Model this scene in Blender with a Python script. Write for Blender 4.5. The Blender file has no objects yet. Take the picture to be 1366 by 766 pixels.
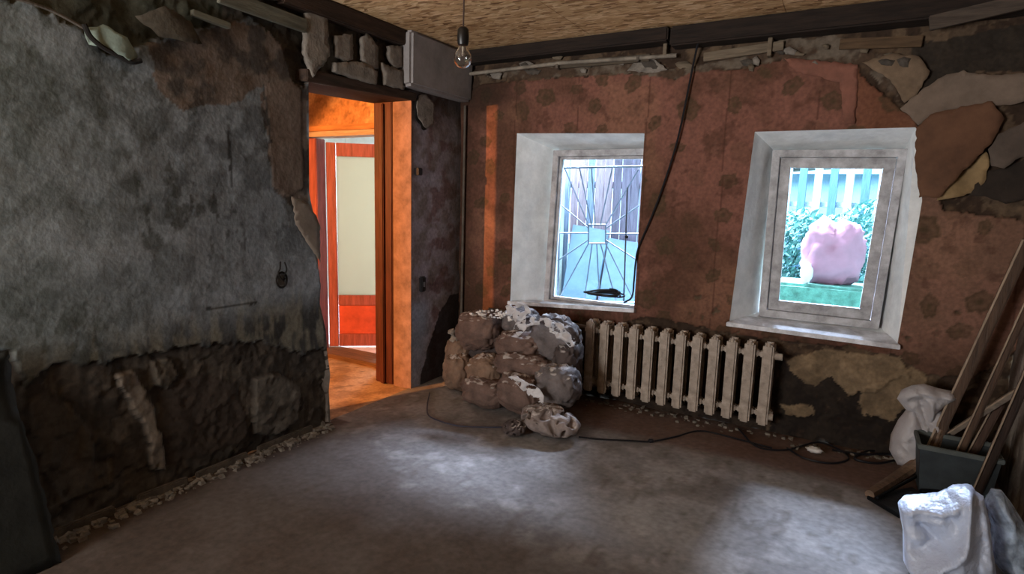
import bpy, bmesh, math, random
import numpy as np
from mathutils import Vector, Matrix, noise as mn
from mathutils.geometry import delaunay_2d_cdt

random.seed(7)
R = random.Random(11)
sc = bpy.context.scene
C = sc.collection

# ------------------------------------------------------------------ camera
FPX, YAW, PITCH, ROLL = 780.1, -0.51695, 0.149896, 0.027069
YB, XL, ZC, XR, YR = 4.1187, -2.8663, 2.6497, 0.865, -1.9   # back wall, left wall, ceiling, right wall, rear wall
CAM = Vector((0, 0, 1.5))
_f = Vector((math.sin(YAW)*math.cos(PITCH), math.cos(YAW)*math.cos(PITCH), -math.sin(PITCH)))
_r = Vector((math.cos(YAW), -math.sin(YAW), 0)); _u = _r.cross(_f)
_r2 = _r*math.cos(ROLL) + _u*math.sin(ROLL); _u2 = -_r*math.sin(ROLL) + _u*math.cos(ROLL)
cam = bpy.data.cameras.new('camera'); camo = bpy.data.objects.new('camera', cam); C.objects.link(camo)
cam.sensor_width = 36; cam.lens = 36*FPX/1366; cam.clip_start = .05; cam.clip_end = 200
m = Matrix((_r2, _u2, -_f)).transposed().to_4x4(); m.translation = CAM
camo.matrix_world = m
sc.camera = camo

# ------------------------------------------------------------------ world, lights, exposure
sc.view_settings.view_transform = 'Standard'; sc.view_settings.look = 'None'
sc.view_settings.gamma = 1; sc.view_settings.use_curve_mapping = False
sc.view_settings.exposure = 0.0
w = bpy.data.worlds.new('world'); sc.world = w; w.use_nodes = True
bg = w.node_tree.nodes['Background']
bg.inputs[0].default_value = (0.62, 0.85, 1.0, 1); bg.inputs[1].default_value = 3.6

def area(name, loc, target, sx, sy, power, col):
    l = bpy.data.lights.new(name, 'AREA'); l.shape = 'RECTANGLE'; l.size = sx; l.size_y = sy
    l.energy = power; l.color = col
    o = bpy.data.objects.new(name, l); C.objects.link(o); o.location = loc
    o.rotation_euler = (Vector(target)-Vector(loc)).to_track_quat('-Z', 'Y').to_euler(); return o
# the bright strip of sky above the neighbours' roofs, seen by the floor through the two windows
area('sky_strip', (-2.4, 8.3, 5.8), (-0.75, 4.3, 1.3), 5.0, 1.3, 17500, (.66, .75, 1.0))
# added fill lamp in an unseen opening behind the camera
area('rear_fill', (-2.15, YR-.05, 1.35), (-1.5, .9, 2.65), 1.3, 1.2, 115, (1.0, .95, .91)).data.spread = math.radians(125)
# bare bulb burning in the hall
sp = bpy.data.lights.new('hall_bulb_light', 'SPOT'); sp.energy = 1300; sp.color = (1, .40, .11)
sp.spot_size = math.radians(44); sp.spot_blend = .25; sp.shadow_soft_size = .02
spo = bpy.data.objects.new('hall_bulb_light', sp); C.objects.link(spo); spo.location = (-4.2, -.05, 1.95)
spo.rotation_euler = (Vector((-3.35, 3.4, 1.15))-spo.location).to_track_quat('-Z', 'Y').to_euler()
area('hall_glow', (-4.3, 1.2, 2.5), (-4.2, 3.8, 1.2), .5, .5, 22, (1, .5, .2))
area('porch_daylight', (-4.6, 5.9, 1.7), (-4.2, 4.2, 1.0), 1.2, 1.6, 190, (.82, .96, 1))

# ------------------------------------------------------------------ survey: picture ray -> point of a plane of the room
def ray(p):
    return _f*FPX + _r2*(p[0]-683) - _u2*(p[1]-383)
def atY(px, py, Y):
    d = ray((px, py)); return CAM + d*(Y/d.y)
def atX(px, py, X):
    d = ray((px, py)); return CAM + d*(X/d.x)
def atZ(px, py, Z=0.):
    d = ray((px, py)); return CAM + d*((Z-CAM.z)/d.z)
def BW(px, py):
    p = atY(px, py, YB); return (p.x, p.z)
def LW(px, py):
    p = atX(px, py, XL); return (p.y, p.z)
def polyB(*pts): return [BW(*p) for p in pts]
def polyL(*pts): return [LW(*p) for p in pts]

# ------------------------------------------------------------------ numpy helpers
def c(h):
    v = [int(h[i:i+2], 16)/255 for i in (1, 3, 5)]
    return np.array([x/12.92 if x <= .04045 else ((x+.055)/1.055)**2.4 for x in v])
def _hash(ix, iy, s):
    n = (ix.astype(np.int64)*374761393 + iy.astype(np.int64)*668265263 + s*982451653) & 0xffffffff
    n = ((n ^ (n >> 13))*1274126177) & 0xffffffff
    return ((n ^ (n >> 16)) & 0xffff)/65535.
def vn(x, y, s=0):
    ix = np.floor(x); iy = np.floor(y); fx = x-ix; fy = y-iy
    fx = fx*fx*(3-2*fx); fy = fy*fy*(3-2*fy)
    a = _hash(ix, iy, s); b = _hash(ix+1, iy, s); cc = _hash(ix, iy+1, s); d = _hash(ix+1, iy+1, s)
    return (a*(1-fx)+b*fx)*(1-fy) + (cc*(1-fx)+d*fx)*fy
def fbm(x, y, s=0, o=4):
    r = 0; a = .5; t = 0
    for k in range(o):
        r = r+a*vn(x, y, s+k*17); t += a; a *= .55; x = x*2.03+11.3; y = y*2.03+5.7
    return r/t
def sm(a, b, x):
    t = np.clip((x-a)/(b-a), 0, 1); return t*t*(3-2*t)
def inpoly(x, y, P):
    r = np.zeros(np.shape(x), bool); n = len(P)
    for i in range(n):
        x1, y1 = P[i]; x2, y2 = P[(i+1) % n]
        if y1 == y2: continue
        k = ((y1 > y) != (y2 > y)) & (x < (x2-x1)*(y-y1)/(y2-y1)+x1)
        r ^= k
    return r
def ragged(x, y, P, amp=.03, sc_=9, s=3):
    dx = (fbm(x*sc_, y*sc_, s)-.5)*2*amp; dy = (fbm(x*sc_, y*sc_, s+50)-.5)*2*amp
    return inpoly(x+dx, y+dy, P)
def mix(col, colb, mask):
    m_ = np.asarray(mask, float)[..., None]; return col*(1-m_)+colb*m_

# ------------------------------------------------------------------ materials
MATS = {}
def nodes(name):
    mt = bpy.data.materials.new(name); mt.use_nodes = True; nt = mt.node_tree
    return mt, nt, nt.nodes, nt.links, nt.nodes['Principled BSDF']
def mat(name, col, rough=.85, var=.25, scale=14, bump=.25, metal=0, spec=.3, col2=None, stretch=(1, 1, 1)):
    if name in MATS: return MATS[name]
    mt, nt, N, L, b = nodes(name)
    col = c(col) if isinstance(col, str) else np.array(col)
    tc = N.new('ShaderNodeTexCoord'); mp = N.new('ShaderNodeMapping'); mp.inputs['Scale'].default_value = stretch
    L.new(tc.outputs['Object'], mp.inputs[0])
    n = N.new('ShaderNodeTexNoise'); n.inputs['Scale'].default_value = scale; n.inputs['Detail'].default_value = 8
    n.inputs['Roughness'].default_value = .65
    L.new(mp.outputs[0], n.inputs['Vector'])
    r = N.new('ShaderNodeValToRGB'); r.color_ramp.elements[0].position = .32; r.color_ramp.elements[1].position = .68
    a = col*(1-var*1.6); d = np.minimum(col*(1+var), 1) if col2 is None else c(col2)
    r.color_ramp.elements[0].color = (*np.maximum(a, 0), 1); r.color_ramp.elements[1].color = (*d, 1)
    L.new(n.outputs['Fac'], r.inputs[0]); L.new(r.outputs[0], b.inputs['Base Color'])
    n2 = N.new('ShaderNodeTexNoise'); n2.inputs['Scale'].default_value = scale*4; n2.inputs['Detail'].default_value = 6
    L.new(mp.outputs[0], n2.inputs['Vector'])
    bp = N.new('ShaderNodeBump'); bp.inputs['Strength'].default_value = bump; bp.inputs['Distance'].default_value = .01
    L.new(n2.outputs['Fac'], bp.inputs['Height']); L.new(bp.outputs[0], b.inputs['Normal'])
    b.inputs['Roughness'].default_value = rough; b.inputs['Metallic'].default_value = metal
    b.inputs['Specular IOR Level'].default_value = spec
    MATS[name] = mt; return mt
def mat_vcol(name, rough=.9, scale=45, bump=.35, var=.25):
    if name in MATS: return MATS[name]
    mt, nt, N, L, b = nodes(name)
    at = N.new('ShaderNodeAttribute'); at.attribute_name = 'Col'
    tc = N.new('ShaderNodeTexCoord')
    n = N.new('ShaderNodeTexNoise'); n.inputs['Scale'].default_value = scale; n.inputs['Detail'].default_value = 7
    L.new(tc.outputs['Object'], n.inputs['Vector'])
    mr = N.new('ShaderNodeMapRange'); mr.inputs[3].default_value = 1-var*1.5; mr.inputs[4].default_value = 1+var*1.5
    mr.inputs[1].default_value = .25; mr.inputs[2].default_value = .75
    L.new(n.outputs['Fac'], mr.inputs[0])
    mx = N.new('ShaderNodeVectorMath'); mx.operation = 'SCALE'
    L.new(at.outputs['Color'], mx.inputs[0]); L.new(mr.outputs[0], mx.inputs['Scale']); L.new(mx.outputs[0], b.inputs['Base Color'])
    bp = N.new('ShaderNodeBump'); bp.inputs['Strength'].default_value = bump; bp.inputs['Distance'].default_value = .012
    L.new(n.outputs['Fac'], bp.inputs['Height']); L.new(bp.outputs[0], b.inputs['Normal'])
    b.inputs['Roughness'].default_value = rough; b.inputs['Specular IOR Level'].default_value = .2
    MATS[name] = mt; return mt
def wood(name, col, rough=.7, var=.35, axis=2, spec=.3):
    st = [9, 9, 9]; st[axis] = 1
    return mat(name, col, rough, var, 4, .35, 0, spec, stretch=tuple(st))
def glass_mat():
    if 'window_glass' in MATS: return MATS['window_glass']
    mt = bpy.data.materials.new('window_glass'); mt.use_nodes = True; N = mt.node_tree.nodes; L = mt.node_tree.links
    N.remove(N['Principled BSDF'])
    t = N.new('ShaderNodeBsdfTransparent'); t.inputs[0].default_value = (.90, .95, .96, 1)
    g = N.new('ShaderNodeBsdfGlossy'); g.inputs['Roughness'].default_value = .04
    fr = N.new('ShaderNodeFresnel'); fr.inputs[0].default_value = 1.45
    mx = N.new('ShaderNodeMixShader'); L.new(fr.outputs[0], mx.inputs[0]); L.new(t.outputs[0], mx.inputs[1]); L.new(g.outputs[0], mx.inputs[2])
    L.new(mx.outputs[0], N['Material Output'].inputs[0]); MATS['window_glass'] = mt; return mt
def osb_mat():
    mt, nt, N, L, b = nodes('osb_board')
    tc = N.new('ShaderNodeTexCoord'); prev = None
    base = N.new('ShaderNodeTexNoise'); base.inputs['Scale'].default_value = 1.3; base.inputs['Detail'].default_value = 5
    L.new(tc.outputs['Object'], base.inputs['Vector'])
    col = None
    for k, (ang, sx, sy) in enumerate([(.3, 16, 50), (1.5, 20, 62), (2.5, 14, 46)]):
        mp = N.new('ShaderNodeMapping'); mp.inputs['Rotation'].default_value = (0, 0, ang)
        mp.inputs['Scale'].default_value = (sx, sy, 1); L.new(tc.outputs['Object'], mp.inputs[0])
        v = N.new('ShaderNodeTexVoronoi'); v.inputs['Scale'].default_value = 1; L.new(mp.outputs[0], v.inputs['Vector'])
        s_ = N.new('ShaderNodeSeparateColor'); L.new(v.outputs['Color'], s_.inputs[0])
        r = N.new('ShaderNodeValToRGB'); cr = r.color_ramp
        cr.elements[0].color = (*c('#7d5a3c'), 1); cr.elements[1].color = (*c('#f0d2aa'), 1)
        e = cr.elements.new(.25); e.color = (*c('#c09a70'), 1); e = cr.elements.new(.7); e.color = (*c('#dab68a'), 1)
        L.new(s_.outputs[0], r.inputs[0])
        if col is None: col = r.outputs[0]
        else:
            mx = N.new('ShaderNodeMix'); mx.data_type = 'RGBA'
            th = N.new('ShaderNodeMath'); th.operation = 'GREATER_THAN'; th.inputs[1].default_value = .55
            L.new(s_.outputs[1], th.inputs[0]); L.new(th.outputs[0], mx.inputs[0]); L.new(col, mx.inputs[6]); L.new(r.outputs[0], mx.inputs[7]); col = mx.outputs[2]
    mx = N.new('ShaderNodeMix'); mx.data_type = 'RGBA'; mx.blend_type = 'MULTIPLY'; mx.inputs[0].default_value = 1
    rr = N.new('ShaderNodeValToRGB'); rr.color_ramp.elements[0].color = (.7, .66, .6, 1); rr.color_ramp.elements[1].color = (1, 1, 1, 1)
    rr.color_ramp.elements[0].position = .3; rr.color_ramp.elements[1].position = .6
    L.new(base.outputs['Fac'], rr.inputs[0]); L.new(col, mx.inputs[6]); L.new(rr.outputs[0], mx.inputs[7]); L.new(mx.outputs[2], b.inputs['Base Color'])
    b.inputs['Roughness'].default_value = .8; b.inputs['Specular IOR Level'].default_value = .2
    MATS['osb'] = mt; return mt
def plastic_mat(name, col, trans=.0, rough=.3):
    if name in MATS: return MATS[name]
    mt, nt, N, L, b = nodes(name)
    n = N.new('ShaderNodeTexNoise'); n.inputs['Scale'].default_value = 22; n.inputs['Detail'].default_value = 6
    tc = N.new('ShaderNodeTexCoord'); L.new(tc.outputs['Object'], n.inputs['Vector'])
    bp = N.new('ShaderNodeBump'); bp.inputs['Strength'].default_value = .7; bp.inputs['Distance'].default_value = .02
    L.new(n.outputs['Fac'], bp.inputs['Height']); L.new(bp.outputs[0], b.inputs['Normal'])
    b.inputs['Base Color'].default_value = (*c(col), 1); b.inputs['Roughness'].default_value = rough
    b.inputs['Specular IOR Level'].default_value = .6
    if trans:
        t = N.new('ShaderNodeBsdfTransparent'); mx = N.new('ShaderNodeMixShader')
        r = N.new('ShaderNodeMapRange'); r.inputs[1].default_value = .4; r.inputs[2].default_value = .62; r.inputs[3].default_value = trans; r.inputs[4].default_value = .05
        L.new(n.outputs['Fac'], r.inputs[0]); L.new(r.outputs[0], mx.inputs[0])
        L.new(b.outputs[0], mx.inputs[1]); L.new(t.outputs[0], mx.inputs[2]); L.new(mx.outputs[0], N['Material Output'].inputs[0])
    MATS[name] = mt; return mt

# ------------------------------------------------------------------ object helpers
def link(name, me, m_, parent=None):
    o = bpy.data.objects.new(name, me); C.objects.link(o)
    if m_ is not None and not me.materials: me.materials.append(m_)
    if parent is not None: o.parent = parent
    return o
def mesh(name, V, F, smooth=False):
    me = bpy.data.meshes.new(name); me.from_pydata([tuple(v) for v in V], [], [tuple(f) for f in F])
    if smooth: me.polygons.foreach_set('use_smooth', [True]*len(me.polygons))
    me.update(); return me
def tag(o, label, cat, group=None):
    o['label'] = label; o['category'] = cat
    if group: o['group'] = group
    return o
def struct(o, label=None):
    o['kind'] = 'structure'
    if label: o['label'] = label
    return o
def thing(name, loc, label, cat, group=None, rz=0):
    o = bpy.data.objects.new(name, None); C.objects.link(o); o.location = loc; o.rotation_euler = (0, 0, rz); o.empty_display_size = .1
    return tag(o, label, cat, group)
def root(name, loc=(0, 0, 0)):
    o = bpy.data.objects.new(name, None); C.objects.link(o); o.location = loc; return struct(o)
class MB:
    def __init__(s): s.b = bmesh.new()
    def box(s, a, b_, bevel=0, wob=0):
        a = Vector(a); b_ = Vector(b_); ce = (a+b_)/2; d = b_-a
        g = bmesh.ops.create_cube(s.b, size=1)
        for v in g['verts']:
            v.co = Vector((v.co.x*d.x, v.co.y*d.y, v.co.z*d.z))+ce + Vector((R.uniform(-wob, wob), R.uniform(-wob, wob), R.uniform(-wob, wob)))
        if bevel:
            es = list({e for v in g['verts'] for e in v.link_edges})
            bmesh.ops.bevel(s.b, geom=es, offset=bevel, segments=2, affect='EDGES', clamp_overlap=True)
        return s
    def hexa(s, P, bevel=0):
        vs = [s.b.verts.new(p) for p in P]
        fs = [s.b.faces.new([vs[i] for i in q]) for q in ((0, 3, 2, 1), (4, 5, 6, 7), (0, 1, 5, 4), (1, 2, 6, 5), (2, 3, 7, 6), (3, 0, 4, 7))]
        if bevel: bmesh.ops.bevel(s.b, geom=list({e for f in fs for e in f.edges}), offset=bevel, segments=2, affect='EDGES')
        return s
    def beam(s, p, q, w_, t, up=(0, 0, 1), bevel=.003, w2=None):
        p = Vector(p); q = Vector(q); d = (q-p).normalized(); a = d.cross(Vector(up)).normalized(); b_ = a.cross(d)
        w2 = w_ if w2 is None else w2
        P = [p-a*w_/2-b_*t/2, p+a*w_/2-b_*t/2, p+a*w_/2+b_*t/2, p-a*w_/2+b_*t/2,
             q-a*w2/2-b_*t/2, q+a*w2/2-b_*t/2, q+a*w2/2+b_*t/2, q-a*w2/2+b_*t/2]
        return s.hexa(P, bevel)
    def tube(s, pts, r, n=8, taper=None, close=False):
        pts = [Vector(p) for p in pts]; rings = []
        prev = None
        for i, p in enumerate(pts):
            d = (pts[min(i+1, len(pts)-1)]-pts[max(i-1, 0)]).normalized()
            if prev is None: a = d.orthogonal().normalized()
            else: a = (prev-d*prev.dot(d)).normalized()
            prev = a; b_ = d.cross(a); rr = r if taper is None else r*taper(i/(len(pts)-1))
            rings.append([s.b.verts.new(p+(a*math.cos(2*math.pi*k/n)+b_*math.sin(2*math.pi*k/n))*rr) for k in range(n)])
        for A, B in zip(rings, rings[1:]):
            for k in range(n): s.b.faces.new((A[k], A[(k+1) % n], B[(k+1) % n], B[k]))
        s.b.faces.new(rings[0][::-1]); s.b.faces.new(rings[-1]); return s
    def lathe(s, prof, ce=(0, 0, 0), n=24):
        ce = Vector(ce); rings = []
        for r, z in prof:
            rings.append([s.b.verts.new(ce+Vector((r*math.cos(2*math.pi*k/n), r*math.sin(2*math.pi*k/n), z))) for k in range(n)])
        for A, B in zip(rings, rings[1:]):
            for k in range(n): s.b.faces.new((A[k], A[(k+1) % n], B[(k+1) % n], B[k]))
        s.b.faces.new(rings[0][::-1]); s.b.faces.new(rings[-1]); return s
    def build(s, name, m_, parent=None, smooth=False):
        me = bpy.data.meshes.new(name); bmesh.ops.recalc_face_normals(s.b, faces=s.b.faces); s.b.to_mesh(me); s.b.free()
        if smooth:
            me.polygons.foreach_set('use_smooth', [True]*len(me.polygons))
            try: me.set_sharp_from_angle(angle=math.radians(40))
            except Exception: pass
        return link(name, me, m_, parent)
def spline(P, k=8):
    P = [Vector(p) for p in P]; Q = [P[0]*2-P[1]]+P+[P[-1]*2-P[-2]]; out = []
    for i in range(1, len(Q)-2):
        for t in range(k):
            u = t/k; a, b_, c_, d = Q[i-1:i+3]
            out.append(.5*((2*b_)+(-a+c_)*u+(2*a-5*b_+4*c_-d)*u*u+(-a+3*b_-3*c_+d)*u**3))
    return out+[P[-1]]

def gridwall(name, frame, u0, u1, v0, v1, step, fn, m_, holes=(), parent=None):
    """fine relief mesh; frame(u, v, d) -> xyz arrays; fn(u, v) -> colour, relief"""
    nu = int((u1-u0)/step)+1; nv = int((v1-v0)/step)+1
    U, V = np.meshgrid(np.linspace(u0, u1, nu), np.linspace(v0, v1, nv), indexing='ij')
    keep = np.ones((nu-1, nv-1), bool); cu = (U[:-1, :-1]+U[1:, 1:])/2; cv = (V[:-1, :-1]+V[1:, 1:])/2
    edge = np.zeros((nu, nv), bool)
    U = U.copy(); V = V.copy()
    for P in holes:
        k = ~inpoly(cu, cv, P); touch = np.zeros((nu, nv), int)
        for a in (0, 1):
            for b_ in (0, 1): touch[a:a+nu-1, b_:b_+nv-1] += (~k)
        bd = (touch > 0) & (touch < 4)
        best = np.full(U.shape, 1e9); bu = U.copy(); bv = V.copy(); n = len(P)
        for i in range(n):
            (x1, y1), (x2, y2) = P[i], P[(i+1) % n]; dx, dy = x2-x1, y2-y1; L2 = dx*dx+dy*dy+1e-12
            t = np.clip(((U-x1)*dx+(V-y1)*dy)/L2, 0, 1); qx = x1+t*dx; qy = y1+t*dy; d = (qx-U)**2+(qy-V)**2
            s_ = d < best; best = np.where(s_, d, best); bu = np.where(s_, qx, bu); bv = np.where(s_, qy, bv)
        far = best < (step*1.6)**2
        U = np.where(bd & far, bu, U); V = np.where(bd & far, bv, V); edge |= bd; keep &= k
    col, rel = fn(U, V); rel = np.where(edge, 0.004, rel)
    X, Y, Z = frame(U, V, rel)
    co = np.stack([X, Y, Z], -1).reshape(-1, 3).astype(np.float32)
    idx = np.arange(nu*nv).reshape(nu, nv)
    q = np.stack([idx[:-1, :-1], idx[1:, :-1], idx[1:, 1:], idx[:-1, 1:]], -1)[keep]
    me = bpy.data.meshes.new(name); me.vertices.add(len(co)); me.vertices.foreach_set('co', co.ravel())
    me.loops.add(q.size); me.loops.foreach_set('vertex_index', q.ravel().astype(np.int32))
    me.polygons.add(len(q)); me.polygons.foreach_set('loop_start', np.arange(0, q.size, 4, dtype=np.int32))
    try: me.polygons.foreach_set('loop_total', np.full(len(q), 4, np.int32))
    except Exception: pass
    me.update(calc_edges=True)
    ca = me.color_attributes.new('Col', 'FLOAT_COLOR', 'POINT')
    cc = np.concatenate([np.clip(col, 0, 1), np.ones(col.shape[:-1]+(1,))], -1).reshape(-1, 4)
    ca.data.foreach_set('color', cc.astype(np.float32).ravel())
    me.polygons.foreach_set('use_smooth', [True]*len(q)); me.validate()
    return link(name, me, m_, parent)

def sheet(name, P, place, m_, step=.02, thick=.003, parent=None, fn=None, hole=None):
    """torn sheet: outline P in the wall's plane, place(u, v, offset) -> Vector, fn(u, v) -> offset from the wall"""
    P2 = []
    for i in range(len(P)):                                   # ragged outline
        a = Vector(P[i]); b_ = Vector(P[(i+1) % len(P)]); n = max(1, int((b_-a).length/.02))
        for k in range(n):
            q = a.lerp(b_, k/n); j = .006 if k else 0
            P2.append(Vector((q.x+R.uniform(-j, j), q.y+R.uniform(-j, j))))
    xs = [p.x for p in P2]; ys = [p.y for p in P2]; pts = list(P2)
    gx = np.arange(min(xs), max(xs), step); gy = np.arange(min(ys), max(ys), step)
    for x in gx:
        for y in gy:
            if inpoly(np.array([x]), np.array([y]), [(p.x, p.y) for p in P2])[0] and min((Vector((x, y))-p).length for p in P2) > step*.5:
                pts.append(Vector((x+R.uniform(-.003, .003), y+R.uniform(-.003, .003))))
    n = len(P2)
    r = delaunay_2d_cdt(pts, [(i, (i+1) % n) for i in range(n)], [list(range(n))], 1, 1e-5)
    vs, fs = r[0], r[2]
    if hole: fs = [f for f in fs if not hole(sum(vs[i].x for i in f)/len(f), sum(vs[i].y for i in f)/len(f))]
    fn = fn or (lambda u, v: .01)
    top = [place(v.x, v.y, fn(v.x, v.y)+thick) for v in vs]; bot = [place(v.x, v.y, fn(v.x, v.y)) for v in vs]
    N = len(vs); F = [tuple(f) for f in fs]+[tuple(i+N for i in f[::-1]) for f in fs]
    cnt = {}
    for f in fs:
        for i in range(len(f)):
            e = (f[i], f[(i+1) % len(f)]); cnt[e] = 1
    for (a, b_) in list(cnt):
        if (b_, a) not in cnt: F.append((b_, a, a+N, b_+N))
    me = mesh(name, top+bot, F, True)
    return link(name, me, m_, parent)
def onB(u, v, d): return Vector((u, YB-d, v))
def onL(u, v, d): return Vector((XL+d, u, v))

# ================================================================== THE SETTING
VC = mat_vcol('old_plaster', .9, 45, .3, .16)
# ---- openings
W1 = [BW(690, 178), BW(860, 178), BW(846, 412), BW(681, 402)]
W2 = [BW(1007, 176), BW(1222, 170), BW(1226, 210), BW(1230, 268), BW(1197, 460), BW(973, 430)]
DOOR = [LW(411, 110), LW(412, 260), LW(421, 300), LW(423, 345), LW(427, 380), LW(426, 405), LW(434, 440), LW(436, 470), LW(440, 500), LW(438, 520), (LW(440, 545)[0], -.3), (3.47, -.3), (3.47, LW(548, 134)[1])]
DOOR[0] = (DOOR[0][0], DOOR[0][1])

# ---- back wall
PAPER = polyB((625, 125), (640, 112), (700, 108), (745, 104), (832, 99), (900, 106), (925, 96), (1000, 92), (1042, 80), (1148, 88), (1150, 100), (1180, 128), (1222, 160), (1260, 280), (1400, 300), (1400, 440), (1300, 505), (1235, 500), (1195, 474), (1110, 462), (970, 445), (945, 437), (860, 422), (830, 432), (690, 424), (640, 470), (612, 470), (612, 125))
PAPER2 = polyB((1143, 92), (1222, 165), (1222, 300), (1190, 470), (1140, 470), (1142, 166))
BLACK = polyB((1030, 470), (1070, 505), (1120, 500), (1180, 530), (1240, 520), (1240, 640), (1010, 640), (1040, 500))
TAN = [polyB((1046, 478), (1110, 470), (1200, 476), (1212, 500), (1170, 520), (1130, 528), (1110, 500), (1090, 512), (1058, 500)),
       polyB((1040, 541), (1080, 538), (1085, 556), (1068, 560), (1044, 552)), polyB((1150, 520), (1230, 490), (1240, 520), (1190, 560), (1150, 556))]
BAND = polyB((640, 100), (740, 85), (850, 78), (900, 92), (1000, 74), (1045, 50), (1120, 48), (1170, 72), (1215, 80), (1200, 128), (1150, 90), (1040, 78), (1000, 90), (900, 104), (830, 98), (700, 106))
DARKTR = polyB((1215, 60), (1366, 30), (1440, 60), (1440, 98), (1340, 92), (1290, 98), (1230, 135), (1205, 125))
blob = []
for i in range(1500):
    q_ = (R.uniform(-2.9, .9), R.uniform(.2, 2.5), R.uniform(.045, .085), R.uniform(0, 3.1), R.uniform(.55, 1))
    if all((q_[0]-b_[0])**2+(q_[1]-b_[1])**2 > .17**2 for b_ in blob): blob.append(q_)
def back_fn(U, V):
    n1 = fbm(U*3, V*3, 1); n2 = fbm(U*14, V*14, 5); n3 = fbm(U*45, V*45, 9, 3)
    col = np.zeros(U.shape+(3,))+c('#3a2c22')
    col = mix(col, c('#5d4a38'), sm(.5, .7, n2)*.8); rel = (n2-.5)*.03-.012+(n3-.5)*.006
    ql = np.floor(fbm(U*4.2, V*4.2, 21, 5)*9); rel = rel+(ql/9-.5)*.05; col = mix(col, c('#6a5846'), (ql % 3 == 1)*.5)
    b = ragged(U, V, BLACK, .07, 7, 2); col = mix(col, c('#1c1714')+.0, b*.85*sm(.25, .5, n2+.15))
    for k, P in enumerate(TAN):
        t = ragged(U, V, P, .04, 12, 20+k); col = mix(col, c('#8a745a')*(.35+n2)[..., None], t*.8); rel = rel+.012*t
    t = ragged(U, V, BAND, .03, 10, 31); col = mix(col, mix(np.zeros_like(col)+c('#6d6154'), c('#4a3a2e'), sm(.4, .62, n2)), t*.9); rel = rel+.01*t
    t = ragged(U, V, DARKTR, .03, 8, 36); col = mix(col, c('#2e2822'), t*.9)
    # wall darker towards the bottom, left and middle
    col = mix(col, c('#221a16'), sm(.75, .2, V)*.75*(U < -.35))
    # wallpaper
    p = ragged(U, V, PAPER, .018, 14, 40)
    ho = np.zeros(U.shape, bool)                                     # holes in the paper
    ho |= (n2 > .715) & (V < .95)
    p &= ~ho
    q = ragged(U, V, PAPER2, .01, 14, 44)
    pc = np.zeros_like(col)+c('#7c5346'); pc = mix(pc, c('#5c3f31'), sm(.35, .65, n1)); pc = mix(pc, c('#8a624e'), sm(.55, .75, fbm(U*2.3, V*2.3, 77))*.6)
    pc = mix(pc, c('#8a6a58'), sm(.1, .42, U)*.5); pc = mix(pc, c('#754a35'), q*.6)
    m_ = np.zeros(U.shape)
    for (x, y, r, a, s_) in blob:
        du = (U-x)*math.cos(a)+(V-y)*math.sin(a); dv = -(U-x)*math.sin(a)+(V-y)*math.cos(a); dv = dv/s_
        near = (np.abs(du) < r*1.6) & (np.abs(dv) < r*1.6)
        if not near.any(): continue
        th = np.arctan2(dv[near], du[near]); rr = np.hypot(du[near], dv[near])/(r*(1+.09*np.cos(th*5+x*40)+.06*np.cos(th*9)))
        m_[near] = np.maximum(m_[near], sm(1.05, .85, rr)*(.8+.2*np.cos(rr*6))*(.35 if int(x*997) % 3 == 0 else 1))
    keepb = .35+.65*sm(.3, .5, fbm(U*2, V*2, 91)+.12)
    pc = mix(pc, c('#4c3c2a'), m_*keepb)
    pc = mix(pc, c('#4a3024'), sm(.58, .72, n2)*.5)
    pc = pc*(.86+.28*n3)[..., None]
    # seams of the paper strips
    for s_ in (-2.35, -1.82, -1.29, -.76, -.23, .3, .83):
        pc = mix(pc, c('#4a2d22'), (np.abs(U-s_-.006*np.sin(V*9)) < .004)*.6)
    # paper darker low down and towards the left corner
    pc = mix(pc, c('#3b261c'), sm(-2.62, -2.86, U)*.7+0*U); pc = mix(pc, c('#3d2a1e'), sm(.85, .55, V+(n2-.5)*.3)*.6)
    pc = mix(pc, c('#2a1f18'), sm(-2.15, -2.6, U+(n2-.5)*.4)*sm(2.1, 2.3, V+(n2-.5)*.1)*.7)  # shade of the upper left corner, painted into the paper colour
    col = mix(col, pc, p); rel = np.where(p, .004+(n1-.5)*.02+(n2-.5)*.004, rel)
    # plaster strip round the windows' white lining
    col = col*.86
    return col, rel
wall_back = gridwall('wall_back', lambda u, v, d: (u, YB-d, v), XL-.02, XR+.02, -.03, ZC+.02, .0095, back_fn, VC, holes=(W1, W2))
struct(wall_back, 'back wall with peeling brick-red flowered wallpaper over dark plaster')

# ---- left wall with doorway
SKIM = polyL((-400, 520), (0, 466), (14, 470), (26, 500), (34, 512), (60, 492), (110, 487), (180, 474), (237, 466), (302, 458), (350, 455), (385, 472), (430, 468), (445, 480), (480, 90), (395, 118), (380, 60), (330, 20), (200, 52), (165, 80), (110, 42), (60, 12), (0, -10), (-400, -200))
SKIM[0] = (-1.95, .62); SKIM[-1] = (-1.95, 2.2)
BROWN = polyL((200, 55), (330, 30), (400, 70), (411, 110), (411, 290), (385, 265), (360, 250), (352, 120), (300, 130), (250, 150), (215, 120))
STRIP = polyL((353, 112), (385, 108), (400, 120), (404, 250), (385, 262), (362, 248))
LOWPATCH = [polyL((38, 540), (58, 530), (100, 545), (118, 570), (130, 625), (150, 650), (90, 672), (70, 640), (50, 600)),
            polyL((150, 500), (180, 495), (205, 545), (220, 600), (222, 625), (205, 628), (195, 570)),
            polyL((205, 480), (232, 480), (240, 500), (225, 520), (212, 515)), polyL((340, 505), (372, 500), (400, 515), (400, 560), (372, 582), (342, 580)),
            polyL((215, 520), (270, 500), (320, 512), (335, 585), (270, 610), (230, 618), (215, 570))]
AFTER_DARK = polyL((556, 600), (560, 500), (585, 420), (600, 395), (618, 390), (618, 600))
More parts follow.
